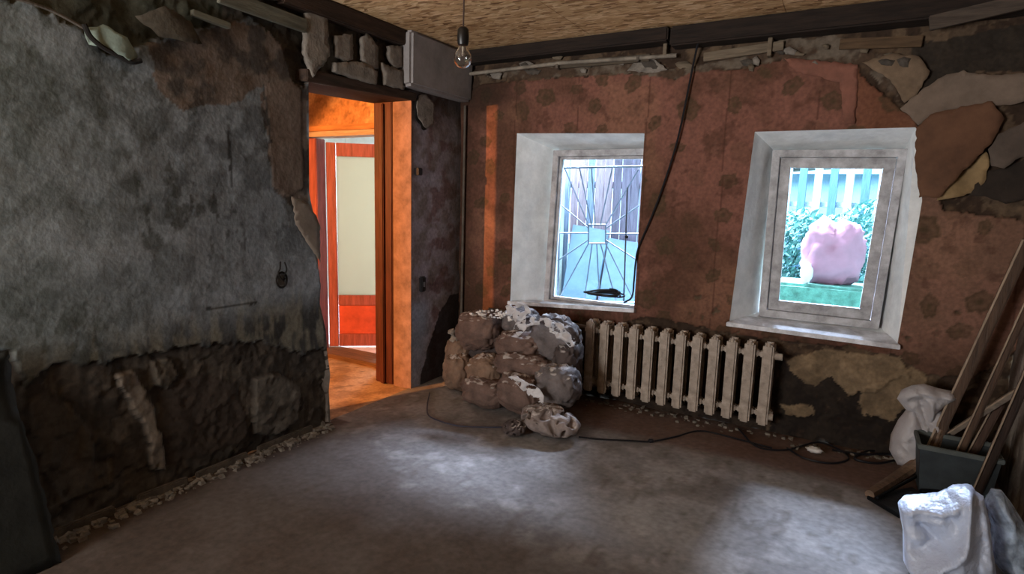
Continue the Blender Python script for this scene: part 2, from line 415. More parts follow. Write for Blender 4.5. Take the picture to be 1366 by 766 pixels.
def left_fn(U, V):
    n1 = fbm(U*2.2, V*2.2, 101); n2 = fbm(U*11, V*11, 105); n3 = fbm(U*40, V*40, 109, 3); n4 = fbm(U*28, V*4, 133)
    col = np.zeros(U.shape+(3,))+c('#39322c'); col = mix(col, c('#4f463d'), sm(.45, .7, n2)*.8)
    rel = -.02+(n2-.5)*.03+(n3-.5)*.006
    ql = np.floor(fbm(U*3.2, V*2.4, 121, 5)*9)/9; rel = rel+(ql-.5)*.07
    col = mix(col, c('#5d544a'), (np.floor(fbm(U*3.2, V*2.4, 121, 5)*9) % 3 == 1)*.55); col = mix(col, c('#2b251f'), sm(.55, .62, fbm(U*26, V*3, 127))*.5)
    upper = V > 1.6
    col = mix(col, c('#4a4238'), upper*.8); col = mix(col, c('#2a2520'), upper*sm(.52, .66, n2)*.8)
    col = mix(col, c('#3c4034'), upper*(U < 2.0)*.6)
    for k, P in enumerate(LOWPATCH):
        t = ragged(U, V, P, .02, 12, 140+k); col = mix(col, c(['#4a433c', '#7a6e62', '#5c544a', '#5e574f', '#40362f'][k])*(.7+.5*n2)[..., None], t*.9)
        rel = rel+np.where(t, [.012, .028, .022, .03, .006][k], 0)
    s_ = ragged(U, V+.06*(n4-.5), SKIM, .03, 9, 150) & (U < 2.75)
    sc_ = np.zeros_like(col)+c('#777b7f'); sc_ = mix(sc_, c('#515355'), sm(.42, .62, n2)*.75); sc_ = mix(sc_, c('#94989d'), sm(.5, .7, n1)*.8)
    sc_ = mix(sc_, c('#3c3b38'), sm(.56, .64, fbm(U*20, V*12, 171))*.75*sm(.4, .6, fbm(U*1.7, V*1.7, 173)))
    sc_ = mix(sc_, c('#596157'), sm(2.0, .9, U)*.4)
    sc_ = mix(sc_, c('#8f9499'), sm(1.35, .9, V)*sm(1.2, 2.2, U)*.6)
    br = ragged(U, V, BROWN, .07, 5, 160); sc_ = mix(sc_, mix(np.zeros_like(col)+c('#665548'), c('#3f352d'), sm(.42, .62, n2)), br*.85)
    st = ragged(U, V, STRIP, .008, 9, 163); sc_ = mix(sc_, c('#6b5c52'), st*.9)
    for (A_, B_) in ((LW(304, 175), LW(309, 248)), (LW(275, 412), LW(340, 404)), (LW(352, 115), LW(360, 190))):     # cracks
        a_ = np.array(A_); b_ = np.array(B_); dd = b_-a_; t_ = np.clip(((U-a_[0])*dd[0]+(V-a_[1])*dd[1])/(dd@dd), 0, 1)
        sc_ = mix(sc_, c('#262422'), (np.hypot(U-a_[0]-t_*dd[0], V-a_[1]-t_*dd[1])+.008*(n3-.5) < .007)*.85)
    # damp fringe just above the broken edge
    low = sm(.30, .03, V-(.62+.10*(U-1.2)/1.5)+.1*(n4-.5))
    sc_ = mix(sc_, mix(np.zeros_like(col)+c('#6a6250'), c('#241c10'), sm(.42, .58, n4*.6+n2*.4)), low*.85)
    sc_ = sc_*(.85+.3*n3)[..., None]
    col = mix(col, sc_, s_); rel = np.where(s_, .006+(n1-.5)*.03+(n2-.5)*.006+.004*st, rel)
    # piece of wall between doorway and corner
    a = (U > 3.45)
    ac = np.zeros_like(col)+c('#9a9096'); ac = mix(ac, c('#786a64'), sm(.4, .65, n2)*.8); ac = mix(ac, c('#6b4a44'), sm(.5, .62, fbm(U*9, V*9, 181))*.7*sm(3.62, 3.75, U))
    ac = mix(ac, c('#4a4436'), sm(3.75, 4.1, U)*.55); ac = mix(ac, c('#93a0b4'), sm(.75, .6, V)*sm(3.75, 3.6, U)*.6)
    d = ragged(U, V, AFTER_DARK, .03, 6, 190); ac = mix(ac, c('#241d1a'), d*.9)
    ac = mix(ac, c('#3a332c'), sm(2.0, 2.25, V)*.7)
    col = mix(col, ac*(.8+.4*n3)[..., None], a); rel = np.where(a, (n1-.5)*.02+(n2-.5)*.006, rel)
    col = col*.80
    return col, rel
wall_left = gridwall('wall_left', lambda u, v, d: (XL+d, u, v), YR, YB+.02, -.03, ZC+.02, .0105, left_fn, VC, holes=(DOOR,))
struct(wall_left, 'left wall of stained grey plaster broken away along the bottom')

# ---- right and rear walls
def right_fn(U, V):
    n1 = fbm(U*2.2, V*2.2, 201); n2 = fbm(U*11, V*11, 205); n4 = fbm(U*30, V*4, 209)
    col = np.zeros(U.shape+(3,))+c('#9a8f86'); col = mix(col, c('#776a60'), sm(.42, .65, n2)*.7)
    low = sm(.62, .3, V); col = mix(col, mix(np.zeros_like(col)+c('#80766a'), c('#453a30'), sm(.4, .6, n4)), low*.85)
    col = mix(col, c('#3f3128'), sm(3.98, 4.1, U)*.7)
    return col, (n1-.5)*.02+(n2-.5)*.008+low*(n4-.5)*.03
wall_right = gridwall('wall_right', lambda u, v, d: (XR-d, u, v), YR, YB+.02, -.03, ZC+.02, .02, right_fn, VC); struct(wall_right)
REARH = [(-2.8, .7), (-1.5, .7), (-1.5, 2.05), (-2.8, 2.05)]  # unseen opening, added for the rear fill lamp
wall_rear = gridwall('wall_rear', lambda u, v, d: (u, YR+d, v), XL-.02, XR+.02, -.03, ZC+.02, .03, right_fn, VC, holes=(REARH,)); struct(wall_rear)

# ---- floor
def floor_fn(U, V):
    n1 = fbm(U*1.6, V*1.6, 301); n2 = fbm(U*8, V*8, 305); n3 = fbm(U*50, V*50, 309, 3)
    col = np.zeros(U.shape+(3,))+c('#8b8684'); col = mix(col, c('#635a55'), sm(.4, .62, n1)*.7); col = mix(col, c('#a39c98'), sm(.5, .75, n2)*.5)
    col = mix(col, c('#5b5048'), sm(.62, .74, fbm(U*14, V*5, 311))*.5)
    col = mix(col, c('#463a32'), sm(.2, -.6, (V-2.45)+.3*(U+1)+(n1-.5)*.9)*.8)  # near and left floor painted darker, outside the window light
    col = mix(col, c('#5c4032'), sm(3.45, 3.62, V+(n2-.5)*.12)*.8*(U > -1.9))  # brown dirt and the shade under the windows, both painted in
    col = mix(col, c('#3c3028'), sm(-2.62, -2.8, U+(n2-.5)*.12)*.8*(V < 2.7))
    col = col*(.85+.3*n3)[..., None]
    return col, (n1-.5)*.016+(n2-.5)*.006-.004
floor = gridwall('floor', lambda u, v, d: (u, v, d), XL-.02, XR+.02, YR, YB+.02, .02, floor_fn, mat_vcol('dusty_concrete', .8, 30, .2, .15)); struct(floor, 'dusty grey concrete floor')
# ---- ceiling of OSB sheets
ceiling = root('ceiling'); osb = osb_mat()
for x0, x1 in ((XL-.02, -1.70), (-1.697, -.45), (-.447, XR+.02)):
    for y0, y1 in ((YR, .45), (.453, 2.9), (2.903, YB+.02)):
        MB().box((x0, y0, ZC), (x1, y1, ZC+.012)).build('ceiling_panel', osb, ceiling)

MB().box((XL-.02, YR, ZC+.013), (XR+.02, YB+.02, ZC+.04)).build('ceiling_backing', mat('dark_backing', '#2a2018'), ceiling)
# ---- window linings (splayed, whitewashed), sills, frames, glass
white = mat('old_whitewash', '#e2e6e8', .75, .09, 7, .3, col2='#f2f5f6')
greyp = mat('old_white_paint', '#a09ea0', .6, .2, 12, .25, col2='#c4c4c8')
sillm = mat('sill_paint', '#cbc8cc', .6, .25, 9, .3, col2='#eeeef2')
G = glass_mat()
def window(n, inner, outer, depth, sash, sillp, mull=()):
    w_ = root('window_%d' % n)
    yo = YB+depth
    k = len(inner)
    out2 = outer
    # lining: one relief grid per side
    def side(name, a, b_, a2, b2):
        a, b_, a2, b2 = [Vector(p) for p in (a, b_, a2, b2)]
        N1, N2 = 24, 14; V_ = []; nrm = (b_-a).cross(a2-a).normalized()
        for i in range(N1+1):
            for j in range(N2+1):
                p = a.lerp(b_, i/N1).lerp(a2.lerp(b2, i/N1), j/N2)
                if 0 < i < N1 and 0 < j < N2: p = p+nrm*(mn.fractal(p*9, .8, 2, 3)*.005)
                V_.append(p)
        F = [(i*(N2+1)+j, (i+1)*(N2+1)+j, (i+1)*(N2+1)+j+1, i*(N2+1)+j+1) for i in range(N1) for j in range(N2)]
        link(name, mesh(name, V_, F, True), white, w_)
    I = [Vector((p[0], YB-.004, p[1])) for p in inner]; O = [Vector((p[0], yo+.16, p[1])) for p in out2]
    corners = [0, 1, k-2, k-1]
    # reveal sides
    side('head_lining', I[0], I[1], O[0], O[1])
    if k == 6:
        side('side_lining', I[1], I[4], O[1], O[2])
        tri = mesh('side_lining', [I[1], I[2], I[3], I[4]], [(0, 1, 2, 3)]); link('side_lining', tri, white, w_)
    else: side('side_lining', I[1], I[2], O[1], O[2])
    side('side_lining', I[k-1], I[0], O[3], O[0])
    side('sill_lining', I[k-2], I[k-1], O[2], O[3])
    # sill board, sticking out a little into the room
    a, b_ = I[k-1], I[k-2]; oa, ob = O[3], O[2]; sp_ = sillp
    m_ = MB()
    def lerp(p, q, t): return p.lerp(q, t)
    fa = a+Vector((-sp_, -.035, 0)); fb = b_+Vector((sp_, -.035, 0)); ga = a.lerp(oa, .45); gb = b_.lerp(ob, .45)
    up = Vector((0, 0, .006)); dn = Vector((0, 0, -.022))
    m_.hexa([fa+dn, fb+dn, gb+dn, ga+dn, fa+up, fb+up, gb+up, ga+up], .003).build('sill_board', sillm, w_)
    # frame and sash in the plane y = yo
    def quad(Q, t0, t1, y0, y1, name, mt):            # four members between two nested outlines
        Q = [Vector(q) for q in Q]
        def inset(q, t):
            cx = sum(p.x for p in q)/4; cy = sum(p.y for p in q)/4
            return [Vector((p.x+(-t if p.x > cx else t), p.y+(-t if p.y > cy else t))) for p in q]
        A = inset(Q, t0); B = inset(Q, t1)
        for i, nm in enumerate(('top_rail', 'stile', 'bottom_rail', 'stile')):
            j = (i+1) % 4
            P = [(A[i].x, y0, A[i].y), (A[j].x, y0, A[j].y), (B[j].x, y0, B[j].y), (B[i].x, y0, B[i].y),
                 (A[i].x, y1, A[i].y), (A[j].x, y1, A[j].y), (B[j].x, y1, B[j].y), (B[i].x, y1, B[i].y)]
            MB().hexa(P, .003).build('%s_%s' % (name, nm), mt, w_)
        return B
    B = quad(out2, -.02, .028, yo-.01, yo+.10, 'frame', greyp)
    S = quad(out2, .03, sash, yo+.015, yo+.06, 'sash', greyp)
    x0 = min(p.x for p in S)-.005; x1 = max(p.x for p in S)+.005; z0 = min(p.y for p in S)-.005; z1 = max(p.y for p in S)+.005
    MB().box((x0, yo+.034, z0), (x1, yo+.038, z1)).build('glass_pane', G, w_)
    return w_
O1 = [(-2.085, 1.872), (-1.245, 1.872), (-1.235, .655), (-2.125, .655)]
O2 = [(-.463, 1.845), (.245, 1.838), (.208, .768), (-.457, .768)]
window(1, W1, O1, .20, .052, .01)
window(2, W2, O2, .17, .095, .015)

# ---- doorway (door_1): reveals, old door frame, header
door1 = root('door_1')
orangep = mat('reveal_plaster', '#7d5c46', .85, .2, 9, .4, col2='#96705a')
brownw = wood('brown_door_frame', '#4a2218', .55, .3, 2)
redw = wood('red_painted_frame', '#94504c', .5, .25, 2)
XH = -3.235                                                          # hall face of this wall
def prism(P, z0, z1, name, mt, parent):
    n = len(P); V_ = [(x, y, z0) for x, y in P]+[(x, y, z1) for x, y in P]
    F = [tuple(range(n))[::-1], tuple(range(n, 2*n))]+[(i, (i+1) % n, (i+1) % n+n, i+n) for i in range(n)]
    me = mesh(name, V_, F); o = link(name, me, mt, parent); return o
zl = DOOR[12][1]
prism([(XL+.003, 3.47), (-3.04, 3.47), (-3.04, 3.56), (XL-.03, 3.56)], -.01, zl+.02, 'door_reveal', orangep, door1)
m1 = MB(); m1.box((-3.225, 3.462, 0), (-3.045, 3.56, zl+.02), .006); m1.build('door_jamb', brownw, door1)
MB().box((-3.16, 3.44, 0), (-3.115, 3.47, zl-.01), .006).build('door_stop', brownw, door1)
# broken plaster edge on the near side of the doorway, its unseen splay shaped to pass the hall lamp's light
NL = 40; V_ = []; F = []
for i in range(NL+1):
    t = i/NL; z = t*DOOR[0][1]
    # inner edge follows the hole's outline
    ys = [(p[1], p[0]) for p in DOOR[:10]][::-1]+[]
    ys = [(0, DOOR[10][0])]+ys
    y = np.interp(z, [a[0] for a in ys], [a[1] for a in ys])
    for j in range(7):
        s_ = j/6; wob = mn.noise(Vector((s_*3, z*6, 4)))*.03*(0 < j < 6)
        V_.append((XL+.004+(XH-XL)*s_, y+(2.33-y)*s_+wob, z))
for i in range(NL):
    for j in range(6): F.append((i*7+j, i*7+j+1, (i+1)*7+j+1, (i+1)*7+j))
link('door_reveal', mesh('door_reveal', V_, F, True), mat('rough_plaster', '#6a6058', .9, .3, 10, .5), door1)
yt0 = DOOR[0][0]
darkw = wood('old_dark_timber', '#3a2a20', .8, .4, 1)
a = Vector((XL-.01, yt0-.03, DOOR[0][1])); b_ = Vector((XL-.01, 3.50, zl))
MB().hexa([(XH, yt0-.2, a.z), (XL+.03, a.y, a.z), (XL+.03, b_.y, b_.z), (XH, b_.y, b_.z), (XH, yt0-.2, a.z+.07), (XL+.03, a.y, a.z+.07), (XL+.03, b_.y, b_.z+.055), (XH, b_.y, b_.z+.055)], .004).build('lintel', darkw, door1)

# pieces of old plaster and lath left hanging above the doorway
def blockL(P, d0, th, name, mt, parent=wall_left, fn=None):
    return sheet(name, P, onL, mt, .03, th, parent, fn or (lambda u, v: d0))
chip = mat('old_plaster_chip', '#7c746b', .9, .25, 16, .5)
chipd = mat('sooty_plaster', '#4a433c', .9, .3, 16, .5)
for P in ([(443, 48), (466, 46), (467, 80), (455, 82), (443, 76)], [(477, 52), (485, 45), (499, 62), (500, 92), (490, 92), (478, 80)], [(513, 62), (531, 62), (532, 90), (522, 92), (514, 78)],
          [(440, 84), (480, 84), (498, 96), (496, 114), (470, 106), (440, 96)], [(504, 84), (532, 96), (534, 120), (508, 114)], [(402, 18), (430, 14), (434, 76), (412, 104), (400, 70)]):
    blockL(polyL(*P), .012, R.uniform(.012, .03), 'plaster_chip', chip)
# board left at the top of the wall, and a lath beside it
for (p, q, ww) in (((285, -6), (402, 36), .075), ((250, 18), (300, 36), .03)):
    A = LW(*p); B_ = LW(*q)
    MB().beam((XL+.035, A[0], A[1]), (XL+.035, B_[0], B_[1]), .03, ww, up=(0, 0, 1)).build('old_board', wood('grey_lath', '#5f5c50', .85, .3, 1), wall_left)
# dark rotten beam edge along the top of left wall
V0 = [LW(430, -20), LW(532, 34), LW(618, 66)]
for s0, s1 in ((-1.85, .4), (.42, 2.3), (2.32, 3.35)):
    MB().box((XL-.03, s0, ZC-.11), (XL+.05, s1, ZC), .008, .006).build('wall_plate', darkw, wall_left)
# boxed plaster beam over the corner
pb = polyL((534, 50), (612, 62), (618, 132), (596, 124), (560, 112), (536, 110))
box_ = MB(); y0, y1 = LW(534, 60)[0], YB
box_.box((XL-.03, y0, LW(536, 112)[1]-.02), (XL+.11, y1, ZC), .02, .008).build('plaster_boxing', mat('grey_smooth_plaster', '#8c8684', .85, .15, 5, .25), wall_left)

# torn paper edge and loose strip near the top left
paperg = mat('torn_grey_paper', '#6f7a70', .85, .25, 10, .3)
sheet('wallpaper_flap', polyL((108, 40), (130, 34), (160, 52), (178, 78), (168, 86), (140, 68), (116, 60)), onL, paperg, .02, .002, wall_left,
      lambda u, v: .012+.05*abs(math.sin(u*14)))
sheet('wallpaper_flap', polyL((176, 22), (210, 10), (246, 30), (262, 60), (232, 56), (205, 50)), onL, mat('dark_peeling_paper', '#3d362c', .9, .3, 12, .4), .03, .002, wall_left,
      lambda u, v: .02+.04*abs(math.sin(u*9+v*5)))
sheet('wallpaper_flap', polyL((386, 262), (410, 272), (424, 300), (425, 350), (392, 300)), onL, mat('tan_bare_plaster', '#75695e', .9, .15, 8, .2), .03, .002, wall_left, lambda u, v: .016)
sheet('wallpaper_flap', polyL((556, 128), (566, 126), (578, 140), (576, 166), (567, 172), (556, 158), (553, 142)), onL, chip, .02, .004, wall_left, lambda u, v: .012+.02*(v-2.1))
sheet('wallpaper_hole', polyL((552, 134), (558, 126), (562, 128), (556, 142), (558, 158), (568, 172), (563, 174), (552, 158)), onL, mat('soot', '#15110e', .95, .2, 9, .3), .02, .002, wall_left, lambda u, v: .012)

# ---- back wall: flaps of paper, sooty timbers and lath at the top
def flapB(P, m_, base=.015, amp=.05, fr=(6, 4), step=.025):
    P = polyB(*P); us = [p[0] for p in P]; vs = [p[1] for p in P]
    u0, u1, v0, v1 = min(us), max(us), min(vs), max(vs)
    def fn(u, v):
        s_ = (u-u0)/(u1-u0); t = (v-v0)/(v1-v0)
        return base+amp*(.5+.5*math.sin(s_*fr[0]+t*fr[1]))*(1.1-t)
    return sheet('wallpaper_flap', P, onB, m_, step, .003, wall_back, fn)
flapB([(1222, 172), (1240, 154), (1262, 148), (1300, 140), (1322, 136), (1338, 160), (1316, 196), (1286, 226), (1262, 250), (1250, 264), (1224, 264), (1219, 215)], mat('brown_paper_back', '#5f4230', .85, .22, 5, .3), .02, .07, (2.6, .6))
flapB([(1200, 146), (1232, 118), (1262, 100), (1285, 94), (1305, 100), (1340, 100), (1366, 98), (1420, 96), (1420, 128), (1352, 140), (1306, 140), (1262, 150), (1238, 158), (1224, 168), (1216, 160)], mat('pale_torn_paper', '#6e5f53', .85, .18, 6, .3), .012, .02, (7, 3))
flapB([(1252, 256), (1270, 238), (1300, 214), (1314, 202), (1318, 222), (1312, 244), (1296, 258), (1270, 264), (1248, 268)], mat('yellowed_paper', '#8c7452', .85, .2, 7, .3), .012, .05, (5, 3))
flapB([(1316, 200), (1330, 180), (1352, 170), (1400, 150), (1400, 200), (1352, 214), (1336, 226), (1320, 222)], mat('grey_torn_paper', '#554a42', .85, .2, 7, .3), .012, .04, (5, 2))
flapB([(1316, 228), (1340, 224), (1400, 200), (1400, 262), (1340, 272), (1312, 262), (1290, 262)], mat('dark_bare_plaster', '#2d251f', .9, .25, 9, .4), .008, .012, (5, 2))
flapB([(1150, 84), (1190, 72), (1225, 76), (1240, 96), (1222, 130), (1206, 138), (1196, 120), (1178, 100)], mat('tan_torn_paper', '#6c5a48', .85, .25, 7, .3), .01, .025, (5, 3))
flapB([(1046, 78), (1085, 80), (1144, 87), (1144, 100), (1140, 166), (1126, 166), (1120, 110), (1060, 96)], mat('pinkish_paper', '#7a5042', .85, .2, 9, .3), .008, .014, (3, 2))
flapB([(848, 80), (872, 78), (892, 94), (870, 98), (838, 96)], chip, .01, .02)
def alongB(p, q, ww, th, mt, name='old_board', off=.0):
    A = BW(*p); B_ = BW(*q)
    return MB().beam((A[0], YB-off-th/2, A[1]), (B_[0], YB-off-th/2, B_[1]), th, ww).build(name, mt, wall_back)
bl = wood('sooty_beam', '#241a14', .85, .4, 0); gl = wood('dusty_lath', '#6d6050', .85, .3, 0)
MB().box((XL, YB-.13, ZC-.10), (-1.15, YB+.02, ZC), .01, .006).build('wall_beam', bl, wall_back)
MB().box((-1.14, YB-.11, ZC-.13), (XR, YB+.02, ZC), .01, .008).build('wall_beam', bl, wall_back)
alongB((1236, 40), (1420, -2), .075, .03, wood('dusty_board', '#4a4038', .85, .3, 0), off=.115)
alongB((700, 72), (752, 66), .05, .03, gl, off=.01)
alongB((745, 88), (868, 78), .05, .025, wood('dusty_lath2', '#50463a', .85, .3, 0), off=.005)
alongB((940, 78), (1046, 62), .055, .03, gl, off=.01)
alongB((1120, 60), (1230, 56), .06, .02, wood('brown_lath', '#55422f', .85, .3, 0), off=.005)
for px in (708, 890, 1028):
    A = BW(px, 66); MB().box((A[0]-.012, YB-.06, A[1]-.05), (A[0]+.012, YB+.01, ZC-.05), .003).build('nailed_block', gl, wall_back)
for k in range(26):   # ragged scraps of paint and paper in the band under the beam
    px = R.uniform(650, 1210); py = 92-(px-650)*.035+R.uniform(-16, 10); w_ = R.uniform(8, 26); h_ = R.uniform(4, 10)
    P = polyB((px, py), (px+w_*.5, py-h_*.4), (px+w_, py+R.uniform(-2, 3)), (px+w_*.8, py+h_), (px+w_*.2, py+h_*.8))
    sheet('paint_scrap', P, onB, [chip, chipd, gl][k % 3], .05, R.uniform(.003, .012), wall_back, lambda u, v: .008)

# ---- rubble along the foot of the left wall (part of the setting, nobody could count it)
def chunk(bm_, p, s_):
    vs = []
    for k in range(8):
        vs.append(bm_.verts.new(p+Vector(((-1 if k & 1 else 1)*s_*R.uniform(.4, 1), (-1 if k & 2 else 1)*s_*R.uniform(.4, 1), (0 if k < 4 else s_*R.uniform(.5, 1.2))))))
    for q in ((0, 1, 3, 2), (4, 6, 7, 5), (0, 4, 5, 1), (2, 3, 7, 6), (0, 2, 6, 4), (1, 5, 7, 3)): bm_.faces.new([vs[i] for i in q])
rb = MB()
for k in range(700):
    y = R.uniform(.3, 2.62); x = XL+.02+abs(R.gauss(0, .045)); chunk(rb.b, Vector((x, y, -.006)), R.choice((.005, .008, .012, .02)))
for k in range(160):
    chunk(rb.b, Vector((R.uniform(-1.8, .8), YB-.03-abs(R.gauss(0, .06)), -.006)), R.choice((.006, .01, .016)))
o = rb.build('rubble', mat('crumbled_plaster', '#6f665c', .95, .3, 20, .4)); o['kind'] = 'stuff'; tag(o, 'crumbled plaster lying along the foot of the walls', 'rubble')
sk = MB()
yy = .9
while yy < 2.55:
    L_ = min(R.uniform(.18, .45), 2.56-yy); sk.b; MB().beam((XL+.02+R.uniform(0, .015), yy, .015), (XL+.02+R.uniform(0, .02), yy+L_, .015), .025, .05, bevel=.006).build('broken_skirting', mat('broken_skirting', '#4e443a', .9, .3, 12, .4), wall_left); yy += L_+R.uniform(.02, .12)
sk.b.free()

# ================================================================== THE HALL AND PORCH BEYOND THE DOORWAY
def flat_fn(ca, cb, seed, amp=.01):
    def f(U, V):
        n = fbm(U*6, V*6, seed); n2 = fbm(U*22, V*22, seed+5)
        col = mix(np.zeros(U.shape+(3,))+c(ca), c(cb), sm(.4, .62, n)); col = mix(col, c(cb)*.5, sm(.62, .7, n2)*.6)
        return col, (n-.5)*amp
    return f
YH = 3.80
HD = [(-4.50, -.1), (-3.30, -.1), (-3.30, 2.02), (-4.50, 2.02)]
hw = gridwall('wall_hall', lambda u, v, d: (u, YH-d, v), -5.6, -3.0, -.03, ZC, .02, flat_fn('#c89a70', '#a87850', 401), VC, holes=(HD,)); struct(hw, 'hall wall papered in orange-tan')
hs = gridwall('wall_hall', lambda u, v, d: (XH-d, u, v), -1.2, YH, -.03, ZC, .03, flat_fn('#a8906f', '#8a6e4e', 411), VC, holes=([(2.33, -.1), (3.50, -.1), (3.50, zl+.03), (2.33, zl+.03)],)); struct(hs)
hl = gridwall('wall_hall', lambda u, v, d: (-5.6+d, u, v), -1.2, YH, -.03, ZC, .06, flat_fn('#b8906a', '#98704a', 421), VC); struct(hl)
hb = gridwall('wall_hall', lambda u, v, d: (u, -1.2+d, v), -5.6, XH, -.03, ZC, .06, flat_fn('#b8906a', '#98704a', 431), VC); struct(hb)
hc = MB().box((-5.6, -1.2, ZC), (XL-.05, YH+.1, ZC+.02)).build('ceiling', osb); struct(hc)
fl_ = gridwall('floor', lambda u, v, d: (u, v, d-.006), -5.6, XL+.02, -1.2, YH+.02, .03, flat_fn('#a88668', '#8a6a50', 441, .006), VC); struct(fl_, 'hall floor beyond the doorway')
# second doorway with red painted frame and a glazed leaf standing open
door2 = root('door_2')
pinkw = wood('pinkish_painted_frame', '#b8807e', .5, .2, 2)
MB().box((-4.50, YH-.02, 0), (-4.32, YH+.14, 2.02), .006).build('door_jamb', pinkw, door2)
MB().box((-4.33, YH-.012, 0), (-4.222, YH+.10, 1.99), .006).build('door_stop', redw, door2)
MB().box((-3.42, YH-.02, 0), (-3.30, YH+.14, 2.02), .006).build('door_jamb', redw, door2)
MB().box((-4.50, YH-.03, 2.0), (-3.30, YH+.14, 2.045), .006).build('door_head', wood('pale_head', '#b7a08c', .6, .2, 0), door2)
MB().box((-4.50, YH-.06, 2.045), (-3.26, YH-.01, 2.09), .006).build('architrave', wood('orange_wood', '#b07848', .6, .2, 0), door2)
MB().box((-4.55, YH-.06, -.01), (-3.26, YH+.2, .035), .006).build('threshold', wood('threshold_wood', '#6a4a34', .6, .3, 0), door2)
leaf = thing('glazed_door', (-4.235, YH+.12, .045), 'red painted door with a tall frosted pane standing open beyond the hall', 'door', rz=math.radians(38))
MB().box((0, -.02, 0), (.085, .02, 1.92), .004).build('stile', redw, leaf); MB().box((.53, -.02, 0), (.64, .02, 1.92), .004).build('stile', redw, leaf)
MB().box((.09, -.018, 1.80), (.53, .018, 1.92), .004).build('top_rail', redw, leaf); MB().box((.09, -.018, .40), (.53, .018, .50), .004).build('middle_rail', redw, leaf)
MB().box((.09, -.018, 0), (.53, .018, .12), .004).build('bottom_rail', redw, leaf); MB().box((.09, -.008, .12), (.53, .008, .40), .003).build('lower_panel', mat('orange_red_panel', '#c0523c', .5, .2, 6, .2), leaf)
fg = mat('frosted_glass', '#9aa398', .25, .05, 3, .05, spec=.5); _n = fg.node_tree.nodes; _t = _n.new('ShaderNodeBsdfTranslucent'); _t.inputs[0].default_value = (.44, .42, .36, 1)
_m = _n.new('ShaderNodeMixShader'); _m.inputs[0].default_value = .75; fg.node_tree.links.new(_n['Principled BSDF'].outputs[0], _m.inputs[1]); fg.node_tree.links.new(_t.outputs[0], _m.inputs[2]); fg.node_tree.links.new(_m.outputs[0], _n['Material Output'].inputs[0])
MB().box((.09, -.004, .50), (.53, .004, 1.80)).build('glass_pane', fg, leaf)
porch = root('floor_porch')
MB().box((-6.4, YH+.14, -.06), (-2.95, 6.6, .03)).build('porch_slab', mat('pale_porch_floor', '#d8c8d0', .7, .1, 6, .2), porch)
pw = root('wall_porch'); pm = mat('pale_porch_wall', '#cdd3cf', .8, .1, 4, .1)
MB().box((-6.4, 6.3, 0), (-2.95, 6.4, 2.6)).build('porch_wall', pm, pw); MB().box((-6.5, YH+.1, 0), (-6.4, 6.4, 2.6)).build('porch_wall', pm, pw)
MB().box((-3.05, YH+.1, 0), (-2.95, 6.4, 2.6)).build('porch_wall', pm, pw)

MB().box((-6.5, YH+.1, 2.6), (-2.95, 6.4, 2.66)).build('porch_sky_block', pm, pw)  # unseen slab, added to keep sky light off the door glass
MB().box((XH+.02, -1.2, -.04), (XL-.10, 2.2, ZC)).build('wall_core', mat('wall_core', '#4a4038'), wall_left)
MB().box((XH+.02, 3.60, -.04), (XL-.10, YB, ZC)).build('wall_core', MATS['wall_core'], wall_left)

# ================================================================== OUTSIDE THE WINDOWS
gz = -.25
ground = gridwall('ground', lambda u, v, d: (u, v, gz+d), -12, 12, YB+.5, 22, .1, flat_fn('#5d8576', '#7fa596', 501, .05), VC); struct(ground, 'grass outside the windows')
wall_out = root('wall_outside')
def hexat(P, name): return MB().hexa(P).build(name, pm, wall_out)
# window 1: close-boarded fence
fence = thing('board_fence', (-2.6, 6.6, gz), 'bleached grey-pink close-boarded fence behind the barred window', 'fence')
fm = [wood('bleached_board_a', '#93848e', .8, .25, 2), wood('bleached_board_b', '#77879c', .8, .25, 2), wood('bleached_board_c', '#6a6577', .8, .25, 2)]
x = -1.25; k = 0
while x < 1.25:
    w_ = R.uniform(.085, .12); MB().box((x, R.uniform(-.01, .01), 0), (x+w_, .025, R.uniform(2.35, 2.5)), .003).build('board', fm[R.choice((0, 0, 1, 2))], fence); x += w_+R.uniform(.004, .02); k += 1
for z in (.5, 1.9): MB().box((-1.3, .03, z), (1.3, .07, z+.08), .004).build('fence_rail', fm[2], fence)
# leaning pale sheets in front of the lower part
for k, (px0, px1, pt, pb_) in enumerate(((752, 790, 300, 400), (800, 845, 318, 402))):
    A = atY(px0, pt, 6.3); B_ = atY(px1, pb_, 6.3)
    o = MB().hexa([(A.x, 6.15, gz), (B_.x, 6.15, gz), (B_.x, 6.18, gz), (A.x, 6.18, gz), (A.x+.05, 6.45, A.z), (B_.x+.1, 6.45, A.z-.05), (B_.x+.1, 6.48, A.z-.05), (A.x+.05, 6.48, A.z)], .004).build('fibre_sheet', mat('pale_blue_sheet', '#7f99b4', .7, .12, 5, .2))
    tag(o, ['pale blue sheet leaning on the fence at the left of the barred window', 'pale blue sheet leaning on the fence at the right of the barred window'][k], 'sheet', 'pale sheets leaning on the fence')
